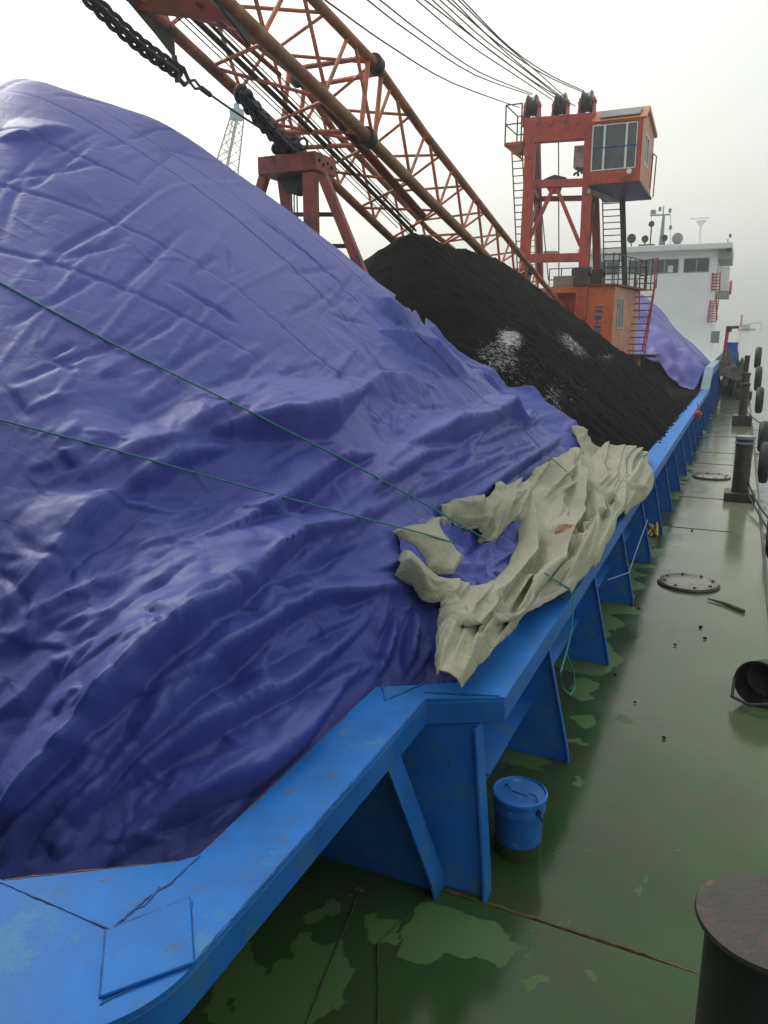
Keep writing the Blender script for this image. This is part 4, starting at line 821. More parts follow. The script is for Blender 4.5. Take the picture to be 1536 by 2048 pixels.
MB().tube([r(1246, 385), r(1252, 600)], .07, 8).build('pipe', 'dark', cr_); MB().tube([oY(1240, 385, 28.5), oY(1247, 600, 28.5)], .03, 6).build('pipe', 'dark', cr_); MB().tube([f(1186, 400), f(1172, 600)], .035, 6).build('pipe', 'dark', cr_)
ladder(MB(), oY(1034, 300, 26.6), oY(1046, 560, 26.6), .35, 18).build('ladder', 'dark', cr_)
ladder(MB(), oY(1059, 450, 28), oY(1061, 560, 28), .4, 9).build('ladder', 'acbox', cr_)
b = MB()      # side platform with railing
q = [oY(1010, 287, 26), oY(1048, 284, 26), oY(1048, 300, 27.4), oY(1030, 302, 27.4)]; z_ = q[0][2]
x0, x1 = q[0][0], q[1][0]; b.box((x0, 25.9, z_-.1), (x1, 27.5, z_)); b.bar((x0+.1, 26, z_-.1), (x1, 26, z_-.55), .07)
b.build('platform', 'crane', cr_); b = MB()
for xx, yy in ((x0, 26), (x1-.1, 26), (x0, 27.4), (x1-.1, 27.4)): b.tube([(xx, yy, z_), (xx, yy, z_+1.12)], .025, 6)
for h_ in (.55, 1.12): b.tube([(x1-.1, 26, z_+h_), (x0, 26, z_+h_), (x0, 27.4, z_+h_), (x1-.1, 27.4, z_+h_)], .022, 6)
b.build('railing', 'dark', cr_)
p = V(oY(1158, 313, 26.6)); b = MB().box(p+V((-.17, 0, -.33)), p+V((.17, .4, .33))); b.build('vent_unit', 'acbox', cr_, bevel=.02)
p = V(oY(1160, 340, 26.6)); b = MB()
rg = random.Random(3)
for k in range(9): q = p+V((rg.uniform(-.2, .15), rg.uniform(0, .4), rg.uniform(-.05, .08))); b.tube([q, q+V((rg.uniform(-.15, .15), rg.uniform(-.1, .1), rg.uniform(-.15, .1)))], .04, 5)
b.build('cable_bundle', 'dark', cr_)
b = MB(); p = V(f(1108, 360)); b.prism([p+V((-.45, 0, -.02)), p+V((.45, 0, -.02)), p+V((.35, 0, .06)), p+V((0, 0, .16)), p+V((-.3, 0, .06))], (0, .5, 0)); b.build('rain_cover', 'dark', cr_)
b = MB(); b.tube([oY(1117, 230, 27), oY(1118, 570, 27)], .02, 5); b.tube([oY(1072, 300, 27), oY(1097, 560, 27)], .018, 5); b.build('hoist_wire', 'wire', cr_)
# operator cab
X0, X1, Y0, Y1, Z0, Z1 = -4.72, -3.25, 25.55, 28.5, 7.72, 9.13
cab = MB(); t_ = .07
cab.box((X0, Y0, Z0-.28), (X1, Y1, Z0)); cab.box((X0, Y1-t_, Z0), (X1, Y1, Z1+.2)); cab.box((X0, Y0+.01, Z0), (X0+t_, Y1, Z1))
cab.box((X1-t_, Y0+.01, Z0), (X1, Y1-t_, Z0+.35)); cab.box((X1-t_, Y0+.01, Z1-.2), (X1, Y1-t_, Z1)); cab.box((X1-t_, Y0+.01, Z0+.35), (X1, Y0+.75, Z1-.2)); cab.box((X1-t_, Y0+1.75, Z0+.35), (X1, Y1-t_, Z1-.2))
cabo = cab.build('cab', 'orange2', cr_)
b = MB(); b.box((X0, Y0-.02, Z0-.3), (X1, Y0+.05, Z0+.06)); b.box((X1-.12, Y0-.02, Z0+.06), (X1, Y0+.05, Z1)); b.box((X0, Y0-.02, Z1-.03), (X1-.12, Y0+.05, Z1+.04)); b.build('front_frame', 'crane', cabo, bevel=.008)
b = MB(); b.prism([(X0-.02, Y0-.06, Z1+.04), (X0-.02, Y0+.75, Z1+.52), (X0-.02, Y1+.15, Z1+.22), (X0-.02, Y1+.15, Z1+.12), (X0-.02, Y0+.75, Z1+.40), (X0-.02, Y0, Z1+.0)], (X1-X0+.1, 0, 0)); b.build('roof', 'orange', cabo)
b = MB(); b.prism([(X0+.18, Y0+.06, Z1+.135), (X1-.12, Y0+.06, Z1+.135), (X1-.10, Y0+.58, Z1+.44), (X0+.28, Y0+.58, Z1+.44)], (0, -.02, .035)); b.build('roof_panel', 'seal', cabo, bevel=.02)
b = MB(); b.prism([(X1-.02, Y0+.02, Z1), (X1-.02, Y0+.75, Z1+.4), (X1-.02, Y1, Z1+.15), (X1-.02, Y1, Z1)], (.02, 0, 0)); b.build('gable', 'orange2', cabo)
b = MB(); b.box((X0-.03, Y0, Z0-.36), (X1+.03, Y1+.2, Z0-.29)); b.build('floor', 'dark', cabo)
wz0, wz1 = Z0+.08, Z1-.05; xs3 = [X0+.02, X0+.38, X0+1.02, X1-.14]
for a_, c_ in zip(xs3[:-1], xs3[1:]):
    wf = MB(); 
    for u0, v0, u1, v1 in ((a_, wz0, a_+.03, wz1), (c_-.03, wz0, c_, wz1), (a_+.03, wz0, c_-.03, wz0+.03), (a_+.03, wz1-.03, c_-.03, wz1)): wf.box((u0, Y0-.005, v0), (u1, Y0+.03, v1))
    wo_ = wf.build('window', 'whitebr', cabo); MB().box((a_+.03, Y0+.005, wz0+.03), (c_-.03, Y0+.012, wz1-.03)).build('pane', 'cabglass', wo_)
wf = MB().box((X1-.02, Y0+.75, Z0+.35), (X1+.01, Y0+.80, Z1-.2)).box((X1-.02, Y0+1.70, Z0+.35), (X1+.01, Y0+1.75, Z1-.2)).box((X1-.02, Y0+1.2, Z0+.35), (X1+.01, Y0+1.24, Z1-.2)).box((X1-.018, Y0+.8, Z0+.35), (X1+.008, Y0+1.7, Z0+.4)).box((X1-.018, Y0+.8, Z1-.25), (X1+.008, Y0+1.7, Z1-.2)).build('window', 'whitebr', cabo)
MB().box((X1-.05, Y0+.80, Z0+.35), (X1-.03, Y0+1.7, Z1-.2)).build('pane', 'seal', wf)
MB().tube([(X0+.05, Y0-.03, Z0+.72), (X1-.15, Y0-.03, Z0+.72)], .012, 6).build('guard_bar', 'blue', cabo)
MB().lathe([(0, 0), (.07, .0), (.075, .06), (.0, .07)], (X1-.3, Y0-.03, Z0-.02), 14, (0, -1, 0)).build('lamp', 'white', cabo)
b = MB(); b.tube([(X1+.08, Y1-.9, Z0-.2), (X1+.1, Y1-.9, Z0+.85), (X1+.1, Y1+.1, Z0+.95), (X1+.08, Y1+.1, Z0-.3)], .022, 6); b.build('handrail', 'craned', cabo)
MB().bar((X0-.05, Y0+.3, Z0-.42), (X0+.35, Y0+2.2, Z0-.42), .1, .12).build('support', 'acbox', cabo)
# machinery house
zt = f(1200, 570)[2]; zb_ = 1.2
fl_ = f(1168, 570); fr = f(1229, 571); bk = oY(1276, 590, 29.3)
bx, by_ = bk[0], 29.3
b = MB(); b.prism([(fl_[0], 26, zb_), (fr[0], 26, zb_), (bx, by_, zb_), (bx-1.2, by_, zb_)], (0, 0, zt-zb_-.03)); house = b.build('machine_house', 'orange', cr_, bevel=.01)
b = MB(); b.prism([(fr[0], 26-.002, zb_), (bx, by_, zb_), (bx-.02, by_+.003, zb_), (fr[0]-.02, 26+.0, zb_)], (.012, 0, zt-zb_-.06)); 
b = MB(); n_ = V((by_-26, -(bx-fr[0]), 0)); n_ /= np.linalg.norm(n_); b.prism([tuple(V((fr[0]+.0, 26.02, zb_))+n_*.004), tuple(V((bx, by_-.01, zb_))+n_*.004), tuple(V((bx, by_-.01, zb_))+n_*.02), tuple(V((fr[0], 26.02, zb_))+n_*.02)], (0, 0, zt-zb_-.05)); b.build('side_panel', 'orange2', house)
dv = (V((bx, by_, 0))-V((fr[0], 26, 0))); L_ = np.linalg.norm(dv); dv /= L_
def sp(u, z, o=.03): q = V((fr[0], 26, 0))+dv*u+n_*o; return (q[0], q[1], z)
wf = MB(); wz = (zt-1.35, zt-.35)
for u0, u1, z0, z1 in ((.45, .50, *wz), (1.15, 1.2, *wz), (.5, 1.15, wz[0], wz[0]+.05), (.5, 1.15, wz[1]-.05, wz[1]), (.8, .84, wz[0]+.05, wz[1]-.05)): wf.prism([sp(u0, z0, .022), sp(u1, z0, .022), sp(u1, z1, .022), sp(u0, z1, .022)], tuple(n_*.03))
wfo = wf.build('window', 'acbox', house); MB().prism([sp(.5, wz[0], .022), sp(1.15, wz[0], .022), sp(1.15, wz[1], .022), sp(.5, wz[1], .022)], tuple(n_*.01)).build('pane', 'seal', wfo)
b = MB(); b.prism([(fl_[0]-.05, 25.9, zt-.03), (fr[0]+.06, 25.9, zt-.03), (bx+.3, by_+.1, zt-.03), (bx-1.6, by_+.2, zt-.03)], (0, 0, .06)); b.build('roof_edge', 'craned', house)
# worn vertical lettering strokes
b = MB(); cx0 = f(1199, 600)[0]; rg = random.Random(8)
for gi in range(4):
    zc_ = zt-.78-gi*.30
    for k in range(6):
        if rg.random() < .6: h_ = rg.uniform(-.11, .11); b.box((cx0-.13+rg.uniform(0, .05), 25.985, zc_+h_), (cx0+.13-rg.uniform(0, .05), 25.993, zc_+h_+.035))
        else: h_ = rg.uniform(-.1, .1); b.box((cx0+h_, 25.981, zc_-.12), (cx0+h_+.03, 25.984, zc_+.12))
b.build('lettering', 'letter', house)
b = MB(); b.box((f(1098, 570)[0], 25.95, zt-.22), (fl_[0]-.05, 26.1, zt-.02)); b.box((f(1152, 600)[0], 25.92, 1.0), (fl_[0]-.06, 26.12, zt-.22)); b.box((f(1060, 570)[0], 26.2, zt-.14), (fl_[0]-.06, 28.6, zt-.04)); b.build('frame', 'orange', house, bevel=.01)
MB().box((f(1085, 600)[0], 26.5, 1), (fl_[0]-.05, 26.6, zt-.14)).build('inner_wall', 'crane', house)
b = MB(); b.bar(f(1165, 575), f(1163, 720), .16, .2, (0, 1, 0)); b.build('corner_post', 'craned', house)
b = MB(); p = f(1120, 553); b.box((f(1098, 560)[0], 26.6, zt+.02), (f(1142, 560)[0], 27.4, zt+.36)); b.build('winch_box', 'grey', cr_, bevel=.02)
b = MB(); p = oY(1101, 510, 27.6); b.box((p[0]-.22, 27.5, p[2]-.08), (p[0]+.22, 27.8, p[2]+.12)); b.build('lamp_box', 'acbox', cr_)
def rail(b, pts, h_, n, rr=.02, rows=(1., .5)):
    for a, c in zip(pts[:-1], pts[1:]):
        a, c = V(a), V(c)
        for k in range(n+1): q = a+(c-a)*k/n; b.tube([q, q+V((0, 0, h_))], rr, 5)
        for s_ in rows: b.tube([a+V((0, 0, h_*s_)), c+V((0, 0, h_*s_))], rr*.9, 5)
b = MB(); rail(b, [(f(1062, 565)[0], 28.6, zt), (f(1170, 565)[0], 28.4, zt), (bx-1.2, 29.2, zt), (bx+.25, 29.3, zt)], .75, 4); rail(b, [(fr[0]-.1, 26.1, zt), (bx+.2, 29.2, zt)], .95, 6); rail(b, [oY(1278, 582, 29.3), oY(1312, 577, 29.3)], 1.0, 3); b.build('railing', 'dark', cr_)
b = MB(); ladder(b, oY(1293, 560, 29.0), oY(1268, 722, 28.2), .62, 12, rr=.028); b.tube([oY(1312, 520, 29.2), oY(1308, 578, 29.1), oY(1285, 700, 28.4)], .03, 6); b.tube([oY(1280, 520, 29.2), oY(1278, 640, 28.8)], .025, 6); b.build('stair', 'redpipe', cr_)
b = MB(); p = oY(1260, 708, 28); b.box((p[0]-.5, 27.3, p[2]-.1), (p[0]+.9, 28.6, p[2])); b.build('landing', 'dark', cr_)
b = MB(); p = oY(1263, 725, 28); b.box((p[0]-.2, 27.9, p[2]-.35), (p[0]+.25, 28.3, p[2]+.16)); b.build('valve_box', 'yellow', cr_)
b = MB(); p0 = f(1092, 600)
for k in range(5): a = R(200+k*30); b.tube([f(1098+2*k, 580), f(1086+9*k, 622-abs(k-2)*4)], .055, 8)
b.tube([f(1085, 612), f(1105, 628), f(1118, 634)], .05, 8); b.build('hydraulic_pipes', 'orange', cr_)
# ------------------------------------------------------------------ grab
YG = 11.
g = thing('clamshell_grab', (-6.5, 11.3, 2.3), 'rusty red four-legged grab hanging behind the blue tarpaulin ridge', 'grab')
a0 = V(oY(515, 332, YG)); a1 = V(oY(631, 331, YG)); hz = .17
b = MB(); b.box((a0[0], YG, a0[2]-hz*.78), (a1[0], YG+.66, a0[2]+hz*.78)); head = b.build('head_beam', 'grab', g, bevel=.012)
for k in range(4): q = V((a1[0]+.002, YG+.12+.13*k, a0[2]+.02*((-1)**k))); MB().lathe([(0, 0), (.028, 0), (.025, .02), (0, .025)], q, 8, (1, 0, 0)).build('bolt', 'dark', head)
for pts, w in (([(645, 350), (690, 455), (730, 560)], .19), ([(621, 346), (624, 500)], .26), ([(565, 350), (578, 450)], .2), ([(531, 347), (518, 392)], .2)):
    w3 = [oY(px, py, YG+(.1 if w != .2 else .5)) for px, py in pts]; a, c = V(w3[0]), V(w3[-1]); c = a+(c-a)*1.25
    w *= .78; MB().bar(a, c, w, w*.8, (0, 1, 0)).build('leg', 'grab', g, bevel=.01)
b = MB(); b.prism([oY(546, 349, YG+.3), oY(603, 349, YG+.3), oY(600, 368, YG+.3), oY(594, 384, YG+.3), oY(586, 389, YG+.3), oY(577, 384, YG+.3), oY(574, 370, YG+.3), oY(562, 368, YG+.3)], (0, .25, 0)); p = oY(587, 366, YG+.42); b.lathe([(0, -.1), (.17, -.1), (.15, 0), (.17, .1), (0, .1)], p, 18, (0, 1, 0)); b.build('sheave_block', 'dark', g, bevel=.01)
b = MB()
for px in (583, 588, 594, 608): b.tube([oY(px, 385, YG+.3), oY(px+2, 520, YG+.3)], .012, 5)
b.build('closing_rope', 'wire', g)
b = MB(); b.bar(oY(570, 429, YG+.3), oY(672, 429, YG+.3), .06); b.bar(oY(612, 492, YG+.3), oY(695, 492, YG+.3), .06); b.build('spreader', 'dark', g)
for s_ in (1, -1):
    cxg = -6.5; b = MB(); prof = [(.2, .75), (1.25, .95), (1.74, .6), (1.8, .15), (1.3, -.35), (.2, -.55)]
    base_ = 2.52
    for yy in (10.6, 11.8): b.prism([(cxg+s_*u, yy, base_+v) for u, v in prof], (0, .04, 0))
    for (u0, v0), (u1, v1) in zip(prof[1:-1], prof[2:]): b.prism([(cxg+s_*u0, 10.64, base_+v0), (cxg+s_*u1, 10.64, base_+v1), (cxg+s_*(u1+.03), 10.64, base_+v1-.03), (cxg+s_*(u0+.03), 10.64, base_+v0)], (0, 1.16, 0))
    b.build('jaw', 'dark', g)
# chains
def chainlinks(P0, P1, n, L, W, r_):
    b = MB(); P0, P1 = V(P0), V(P1); d = (P1-P0)/np.linalg.norm(P1-P0); u = np.cross(d, (0, 0, 1)); u /= np.linalg.norm(u); v = np.cross(d, u)
    for k in range(n):
        c = P0+(P1-P0)*(k+.5)/n+V((0, 0, -.05*math.sin(math.pi*(k+.5)/n))); a = u if k % 2 else v; a = a*math.cos(.5)+(v if k % 2 else -u)*math.sin(.5)
        pts = [c+d*(L/2*math.cos(t)*(1 if abs(math.cos(t)) < .75 else 1.12))+a*(W/2*math.sin(t)) for t in np.linspace(0, 2*math.pi, 15)[:-1]]
        b.tube(pts, r_, 6, True)
    return b
top = V(oY(587, 315, YG+.3))
ch = chainlinks(oX(178, -6, -6.45), oX(352, 140, -6.45), 17, .235, .14, .026).build('chain', 'dark'); tag(ch, 'heavy dark chain slanting down from the top left of the sky', 'chain', 'lifting chains')
b = MB(); e0 = V(oX(352, 140, -6.45)); e1 = V(oX(378, 162, -6.45)); dd_ = (e1-e0); b.tube([e0+V((0, 0, .06)), e0+dd_*.6+V((0, 0, .09)), e1, e0+dd_*.6-V((0, 0, .09)), e0-V((0, 0, .06))], .03, 6); b.tube([e0+V((0, -.02, .15)), e0-V((0, -.02, .13))], .035, 6)
e2 = V(oX(402, 176, -6.45)); b.tube([e1, (e1+e2)/2+V((0, 0, .05)), e2], .018, 5); b.tube([e1, (e1+e2)/2-V((0, 0, .05)), e2], .018, 5); b.tube([e2, e2+(top-e2)*.08], .035, 6); b.tube(sag(e2, top+V((0, 0, .15)), .03), .016, 5)
tag(b.build('wire_rope_sling', 'wire'), 'thin wire sling with shackle joining the upper chain to the grab head', 'sling')
c0_ = V(oX(478, 182, -6.1)); c1_ = top+V((-.05, 0, .12))
b = chainlinks(c0_, c1_, 14, .27, .17, .038); b2 = chainlinks(c0_+V((.06, .03, -.05)), c1_+V((.05, .06, -.04)), 14, .26, .16, .036); b.add(b2.v, b2.f, True)
tag(b.build('chain', 'dark'), 'thick double chain knotted on top of the grab head', 'chain', 'lifting chains')
b = MB(); t0 = top+V((-.1, -.05, .05))
for k in range(10):
    rg = random.Random(k); c = t0+V((rg.uniform(-.16, .14), rg.uniform(-.08, .2), rg.uniform(-.02, .22))); a = V((rg.uniform(-1, 1), rg.uniform(-1, 1), rg.uniform(-1, 1))); a /= np.linalg.norm(a); u = np.cross(a, (0.3, 1, .2)); u /= np.linalg.norm(u)
    b.tube([c+a*.11*math.cos(t)+u*.075*math.sin(t) for t in np.linspace(0, 2*math.pi, 13)[:-1]], .033, 6, True)
b.tube([t0+V((.3, 0, .12+.08*math.cos(t)))+V((.08*math.sin(t), 0, 0)) for t in np.linspace(0, 2*math.pi, 13)[:-1]], .02, 6, True)
b.build('shackle_cluster', 'dark', g)
# ------------------------------------------------------------------ white superstructure
YS = 62.
def s(px, py, d=0): return oY(px, py, YS+d)
sp_ = thing('wheelhouse', (-6.4, 64, 0), 'large white wheelhouse block standing in the haze at the far end of the barge', 'wheelhouse')
xL, xR = s(1180, 600)[0]-1, s(1429, 600)[0]; zR = s(1300, 503)[2]; z0w = s(1300, 520)[2]; zw1 = s(1300, 546)[2]
b = MB(); b.box((xL, YS, 1.2), (xR, YS+6, zR-.1)); body = b.build('wall', 'white', sp_)
b = MB(); b.box((xL, YS-.9, zR-.1), (s(1465, 500)[0], YS+6.2, zR+.32)); b.build('roof', 'whitebr', sp_, bevel=.05)
b = MB(); b.box((xR+.01, YS-.4, zR-.75), (s(1463, 520)[0], YS+5.8, zR-.11)); b.build('wing_soffit', 'grey', sp_)
for x0, x1 in ((1192, 1211), (1215, 1236), (1258, 1280), (1282, 1300), (1304, 1328), (1331, 1356), (1369, 1392), (1395, 1417)):
    u0, u1 = s(x0, 530)[0], s(x1, 530)[0]; fw2 = MB()
    for q in ((u0-.05, z0w-.8+.75, u1+.05, z0w+.02), (u0-.05, zw1-.05, u1+.05, zw1)): fw2.box((q[0], YS-.05, q[1]), (q[2], YS-.002, q[3]))
    for q in (u0-.05, u1): fw2.box((q, YS-.05, zw1), (q+.05, YS-.002, z0w-.05))
    wo_ = fw2.build('window', 'grey', sp_); MB().box((u0, YS-.02, zw1), (u1, YS-.004, z0w-.05)).build('pane', 'glass', wo_)
MB().box((s(1336, 540)[0], YS-.12, zw1+.0), (s(1346, 540)[0], YS-.05, zw1+.45)).build('notice_board', 'whitebr', sp_)
b = MB(); m0 = s(1318, 500); b.tube([(m0[0], YS+1, zR), (m0[0]+.05, YS+1, s(1318, 428)[2])], .14, 8, taper=[.2, .09]); b.tube([s(1300, 431, 1), s(1341, 429, 1)], .06, 6); b.tube([(m0[0], YS+1, s(1318, 428)[2]), (m0[0], YS+1, s(1318, 408)[2])], .04, 6)
for px, py in ((1304, 424), (1340, 421), (1320, 418), (1303, 448), (1341, 455), (1309, 424)): p = V(s(px, py, 1)); b.lathe([(0, -.14), (.11, -.14), (.11, .12), (0, .18)], p, 8)
b.tube([s(1303, 430, 1), s(1303, 460, 1)], .015, 4); b.tube([s(1341, 430, 1), s(1341, 498, 1)], .015, 4); b.build('mast', 'grey', sp_)
for px, py, r_ in ((1263, 477, .34), (1290, 478, .26), (1329, 476, .24), (1355, 477, .40), (1303, 448, .22)):
    p = V(s(px, py, .5)); b = MB().lathe([(0, .22), (r_*.6, .2), (r_, 0), (r_*.9, -.02), (0, .03)], p, 16, (.2, 1, .1)); b.tube([p+V((0, .1, 0)), (p[0], p[1]+.1, zR+.3)], .05, 6); b.build('searchlight', 'dark' if px != 1355 else 'grey', sp_)
b = MB(); b.box(V(s(1275, 501))+V((0, .2, -.2)), V(s(1308, 487))+V((0, .9, 0))); b.box(V(s(1322, 501))+V((0, .2, -.2)), V(s(1362, 487))+V((0, .9, 0))); b.build('locker', 'green', sp_)
b = MB(); p = s(1397, 500, 1); b.tube([(p[0], p[1], zR), (p[0], p[1], s(1397, 447)[2])], .1, 8, taper=[.16, .1]); b.lathe([(.1, 0), (.34, .3), (.34, .38), (0, .4)], (p[0], p[1], s(1397, 449)[2]), 10); b.box(V(s(1380, 438, .8)), V(s(1419, 435.5, 1.1))); b.build('radar', 'white', sp_)
b = MB(); b.tube([s(1455, 500, 1), s(1456, 478, 1)], .03, 5); b.tube([s(1460, 468, 1), s(1461, 475, 1)], .08, 6); b.build('aerial', 'dark', sp_); MB().box(V(s(1454, 506))+V((0, -1.0, 0)), V(s(1463, 499))+V((0, -.8, 0))).build('lamp', 'dark', sp_)
# outside stairs on the wing
b = MB(); b.box((xR, YS, s(1425, 596)[2]), (s(1457, 590)[0], YS+3, s(1425, 583)[2])); b.build('deck_step', 'grey', sp_)
b = MB(); b.box(V(s(1436, 582, .5)), V(s(1461, 536, 2))); b.build('wing_bulwark', 'white', sp_)
b = MB(); ladder(b, s(1429, 600, -.1), s(1423, 645, -.1), .55, 9, rr=.04); b.tube([s(1432, 590, -.1), s(1434, 640, -.1)], .05, 5); ladder(b, s(1433, 545, -.1), s(1431, 582, -.1), .5, 6, rr=.05); b.build('stair', 'redpipe', sp_)
b = MB(); p = V(s(1461, 575, .4)); b.tube([p+V((0, .38*math.cos(t), .42*math.sin(t))) for t in np.linspace(0, 2*math.pi, 17)[:-1]], .09, 8, True); b.build('lifebuoy', 'orange', sp_)
b = MB(); b.box(V(s(1421, 686, -.05)), V(s(1440, 662, -.0))); b.build('louvre', 'seal', sp_)
b = MB(); b.box((xL, YS-2, -.02), (xR+1.8, YS+6, 1.2)); b.build('base_deck', 'white', sp_)
# ------------------------------------------------------------------ far things
b = MB(); YC = 110.; k_ = lambda px, py: oY(px, py, YC)
c_t, c_b = V(k_(474, 236)), V(k_(440, 400)); wt_, wb_ = .75, 2.9
cn = []
for sx, sy in ((-1, -1), (1, -1), (1, 1), (-1, 1)): cn.append((c_t+V((sx*wt_, sy*wt_, 0)), c_b+V((sx*wb_*.8, sy*wb_, 0))+(c_b-c_t)*.9))
for a, c in cn: b.tube([a, c], .13, 5)
nl = 16
for i in range(4):
    (a, c), (a2, c2) = cn[i], cn[(i+1) % 4]
    for k in range(nl): t0_, t1_ = k/nl, (k+1)/nl; p, q = (a, c), (a2, c2); p, q = (p, q) if k % 2 else (q, p); b.tube([p[0]+(p[1]-p[0])*t0_, q[0]+(q[1]-q[0])*t1_], .07, 4)
fc = thing('shore_crane', tuple(c_b+(c_b-c_t)*.9), 'pale blue lattice crane far away behind the near blue tarpaulin', 'crane')
b.build('lattice', 'fargrey', fc)
b = MB(); b.box(c_t+V((-.85, -.8, -.3)), c_t+V((.85, .8, 1.3))); b.lathe([(0, -.2), (.5, -.2), (.5, .2), (0, .2)], c_t+V((0, 0, 1.7)), 10, (0, 1, 0)); b.build('head', 'farblue', fc, bevel=.1)
b = MB(); 
for px in (446, 451, 456): b.tube([k_(470, 222), k_(px-14, 360)], .04, 4)
b.build('stay_wire', 'fargrey', fc)
D_ = 330.
def w(px, py): return V(oY(px, py, D_))
bo_ = thing('work_boat', tuple(w(1490, 672)), 'faint barge with an orange funnel crossing the misty water beyond the rail', 'boat')
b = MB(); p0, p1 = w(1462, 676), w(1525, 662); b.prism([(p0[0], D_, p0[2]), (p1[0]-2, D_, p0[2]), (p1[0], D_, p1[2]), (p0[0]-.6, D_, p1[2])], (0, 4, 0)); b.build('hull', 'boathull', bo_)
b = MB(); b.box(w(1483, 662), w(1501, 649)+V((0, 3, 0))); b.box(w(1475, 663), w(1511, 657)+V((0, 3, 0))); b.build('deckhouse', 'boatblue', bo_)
b = MB(); b.tube([w(1481, 655), w(1484, 630)], .45, 8); b.build('funnel', 'orange', bo_)
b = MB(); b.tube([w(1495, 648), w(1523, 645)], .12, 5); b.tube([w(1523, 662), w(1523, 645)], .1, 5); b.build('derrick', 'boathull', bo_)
# red davit and clutter at the far end of the walkway
p = V(oY(1448, 712, 46)); 
q = V(oY(1455, 662, 46)); b = MB().tube([p, q], .09, 8); rp = thing('vent_pipe', tuple(p), 'red pipe with a dark bent top standing at the far end of the rail', 'pipe'); b.build('post', 'redpipe', rp)
b = MB().tube([q, V(oY(1460, 655, 46)), V(oY(1478, 654, 46))], .075, 8); b.lathe([(0, -.15), (.15, -.15), (.15, .15), (0, .15)], V(oY(1458, 658, 46)), 10); b.build('elbow', 'dark', rp)
p = V(oY(1459, 716, 46)); b = MB().box(p+V((-.28, 0, -.9)), p+V((.35, 1, .75))); b.box(p+V((-.32, -.05, .75)), p+V((.39, 1.05, .82))); tag(b.build('storage_box', 'blue', bevel=.02), 'bright blue steel box at the far end of the walkway', 'box')
def heap(name, c, rx, ry, rz, m, seed, label, cat):
    n = 30; t = np.linspace(-1.15, 1.15, n); X, Y = np.meshgrid(t, t); rr = np.hypot(X, Y); z = rz*np.clip(1-rr, -.3, 1)+rz*.35*trifbm(X*3+seed, Y*3, 3)*np.clip(1.3-rr, 0, 1)
    P = np.stack([c[0]+rx*X, c[1]+ry*Y, c[2]+z], -1).reshape(-1, 3); tag(gridmesh(name, P, quadgrid(n, n), m, smooth=False), label, cat)
heap('debris_heap', V(oY(1445, 740, 43)), .75, 2.2, 1.1, 'mud', 3, 'dark debris heap against the foot of the far blue tarpaulin', 'heap')
heap('covered_heap', (-.25, 47, .3), .75, 2.0, 2.0, 'mud', 9, 'dark covered gear heaped on the walkway behind the farthest posts', 'heap')
heap('mooring_pile', (-.1, 44.5, .1), .55, 1.6, 1.1, 'green', 14, 'dark green netting heap on the far walkway', 'netting')
# ------------------------------------------------------------------ bollards
def bollard(px, py, Y, r_, h_, bw, bh, label, bands):
    x = oZ(px, py, 0)[0]; e = thing('bollard', (x, Y, 0), label, 'bollard', 'black bollards along the walkway edge')
    MB().box((x-bw/2, Y-bw/2, .002), (x+bw/2, Y+bw/2, bh)).build('base', 'iron', e, bevel=.012)
    MB().lathe([(r_*1.02, bh), (r_*.98, bh+.05), (r_*.95, h_*.6), (r_*.98, h_-.12)], (x, Y, 0), 24).build('post', 'iron', e)
    b = MB()
    if bands: b.lathe([(r_*.98, h_-.12), (r_*1.12, h_-.12), (r_*1.12, h_-.08), (r_*.98, h_-.08)], (x, Y, 0), 24); b.lathe([(r_*.98, h_-.03), (r_*1.16, h_-.03), (r_*1.16, h_+.02), (0, h_+.025)], (x, Y, 0), 24); b.build('cap', 'seal', e)
    else: b.lathe([(r_*1.0, h_-.12), (r_*1.12, h_-.10), (r_*1.12, h_), (0, h_+.01)], (x, Y, 0), 24); b.build('cap', 'dark', e)
    if bands: MB().lathe([(r_*.985, h_-.08), (r_*.985, h_-.03)], (x, Y, 0), 24).build('neck', 'dark', e)
bollard(1478, 1000, 15.3, .15, 1.15, .52, .16, 'thick rusty bollard with two pale bands at its top', True)
bollard(1483, 850, 28.8, .135, 1.40, .6, .34, 'plain black bollard in the middle of the row of three', False)
bollard(1487, 780, 41.0, .2, 1.25, .7, .4, 'squat farthest bollard beside the netting heap', False)
b = MB(); b.tube([(.22, 43.5, 0), (.25, 43.5, 2.0)], .13, 10); tag(b.build('steel_post', 'iron'), 'slim dark post standing behind the farthest bollard', 'post')
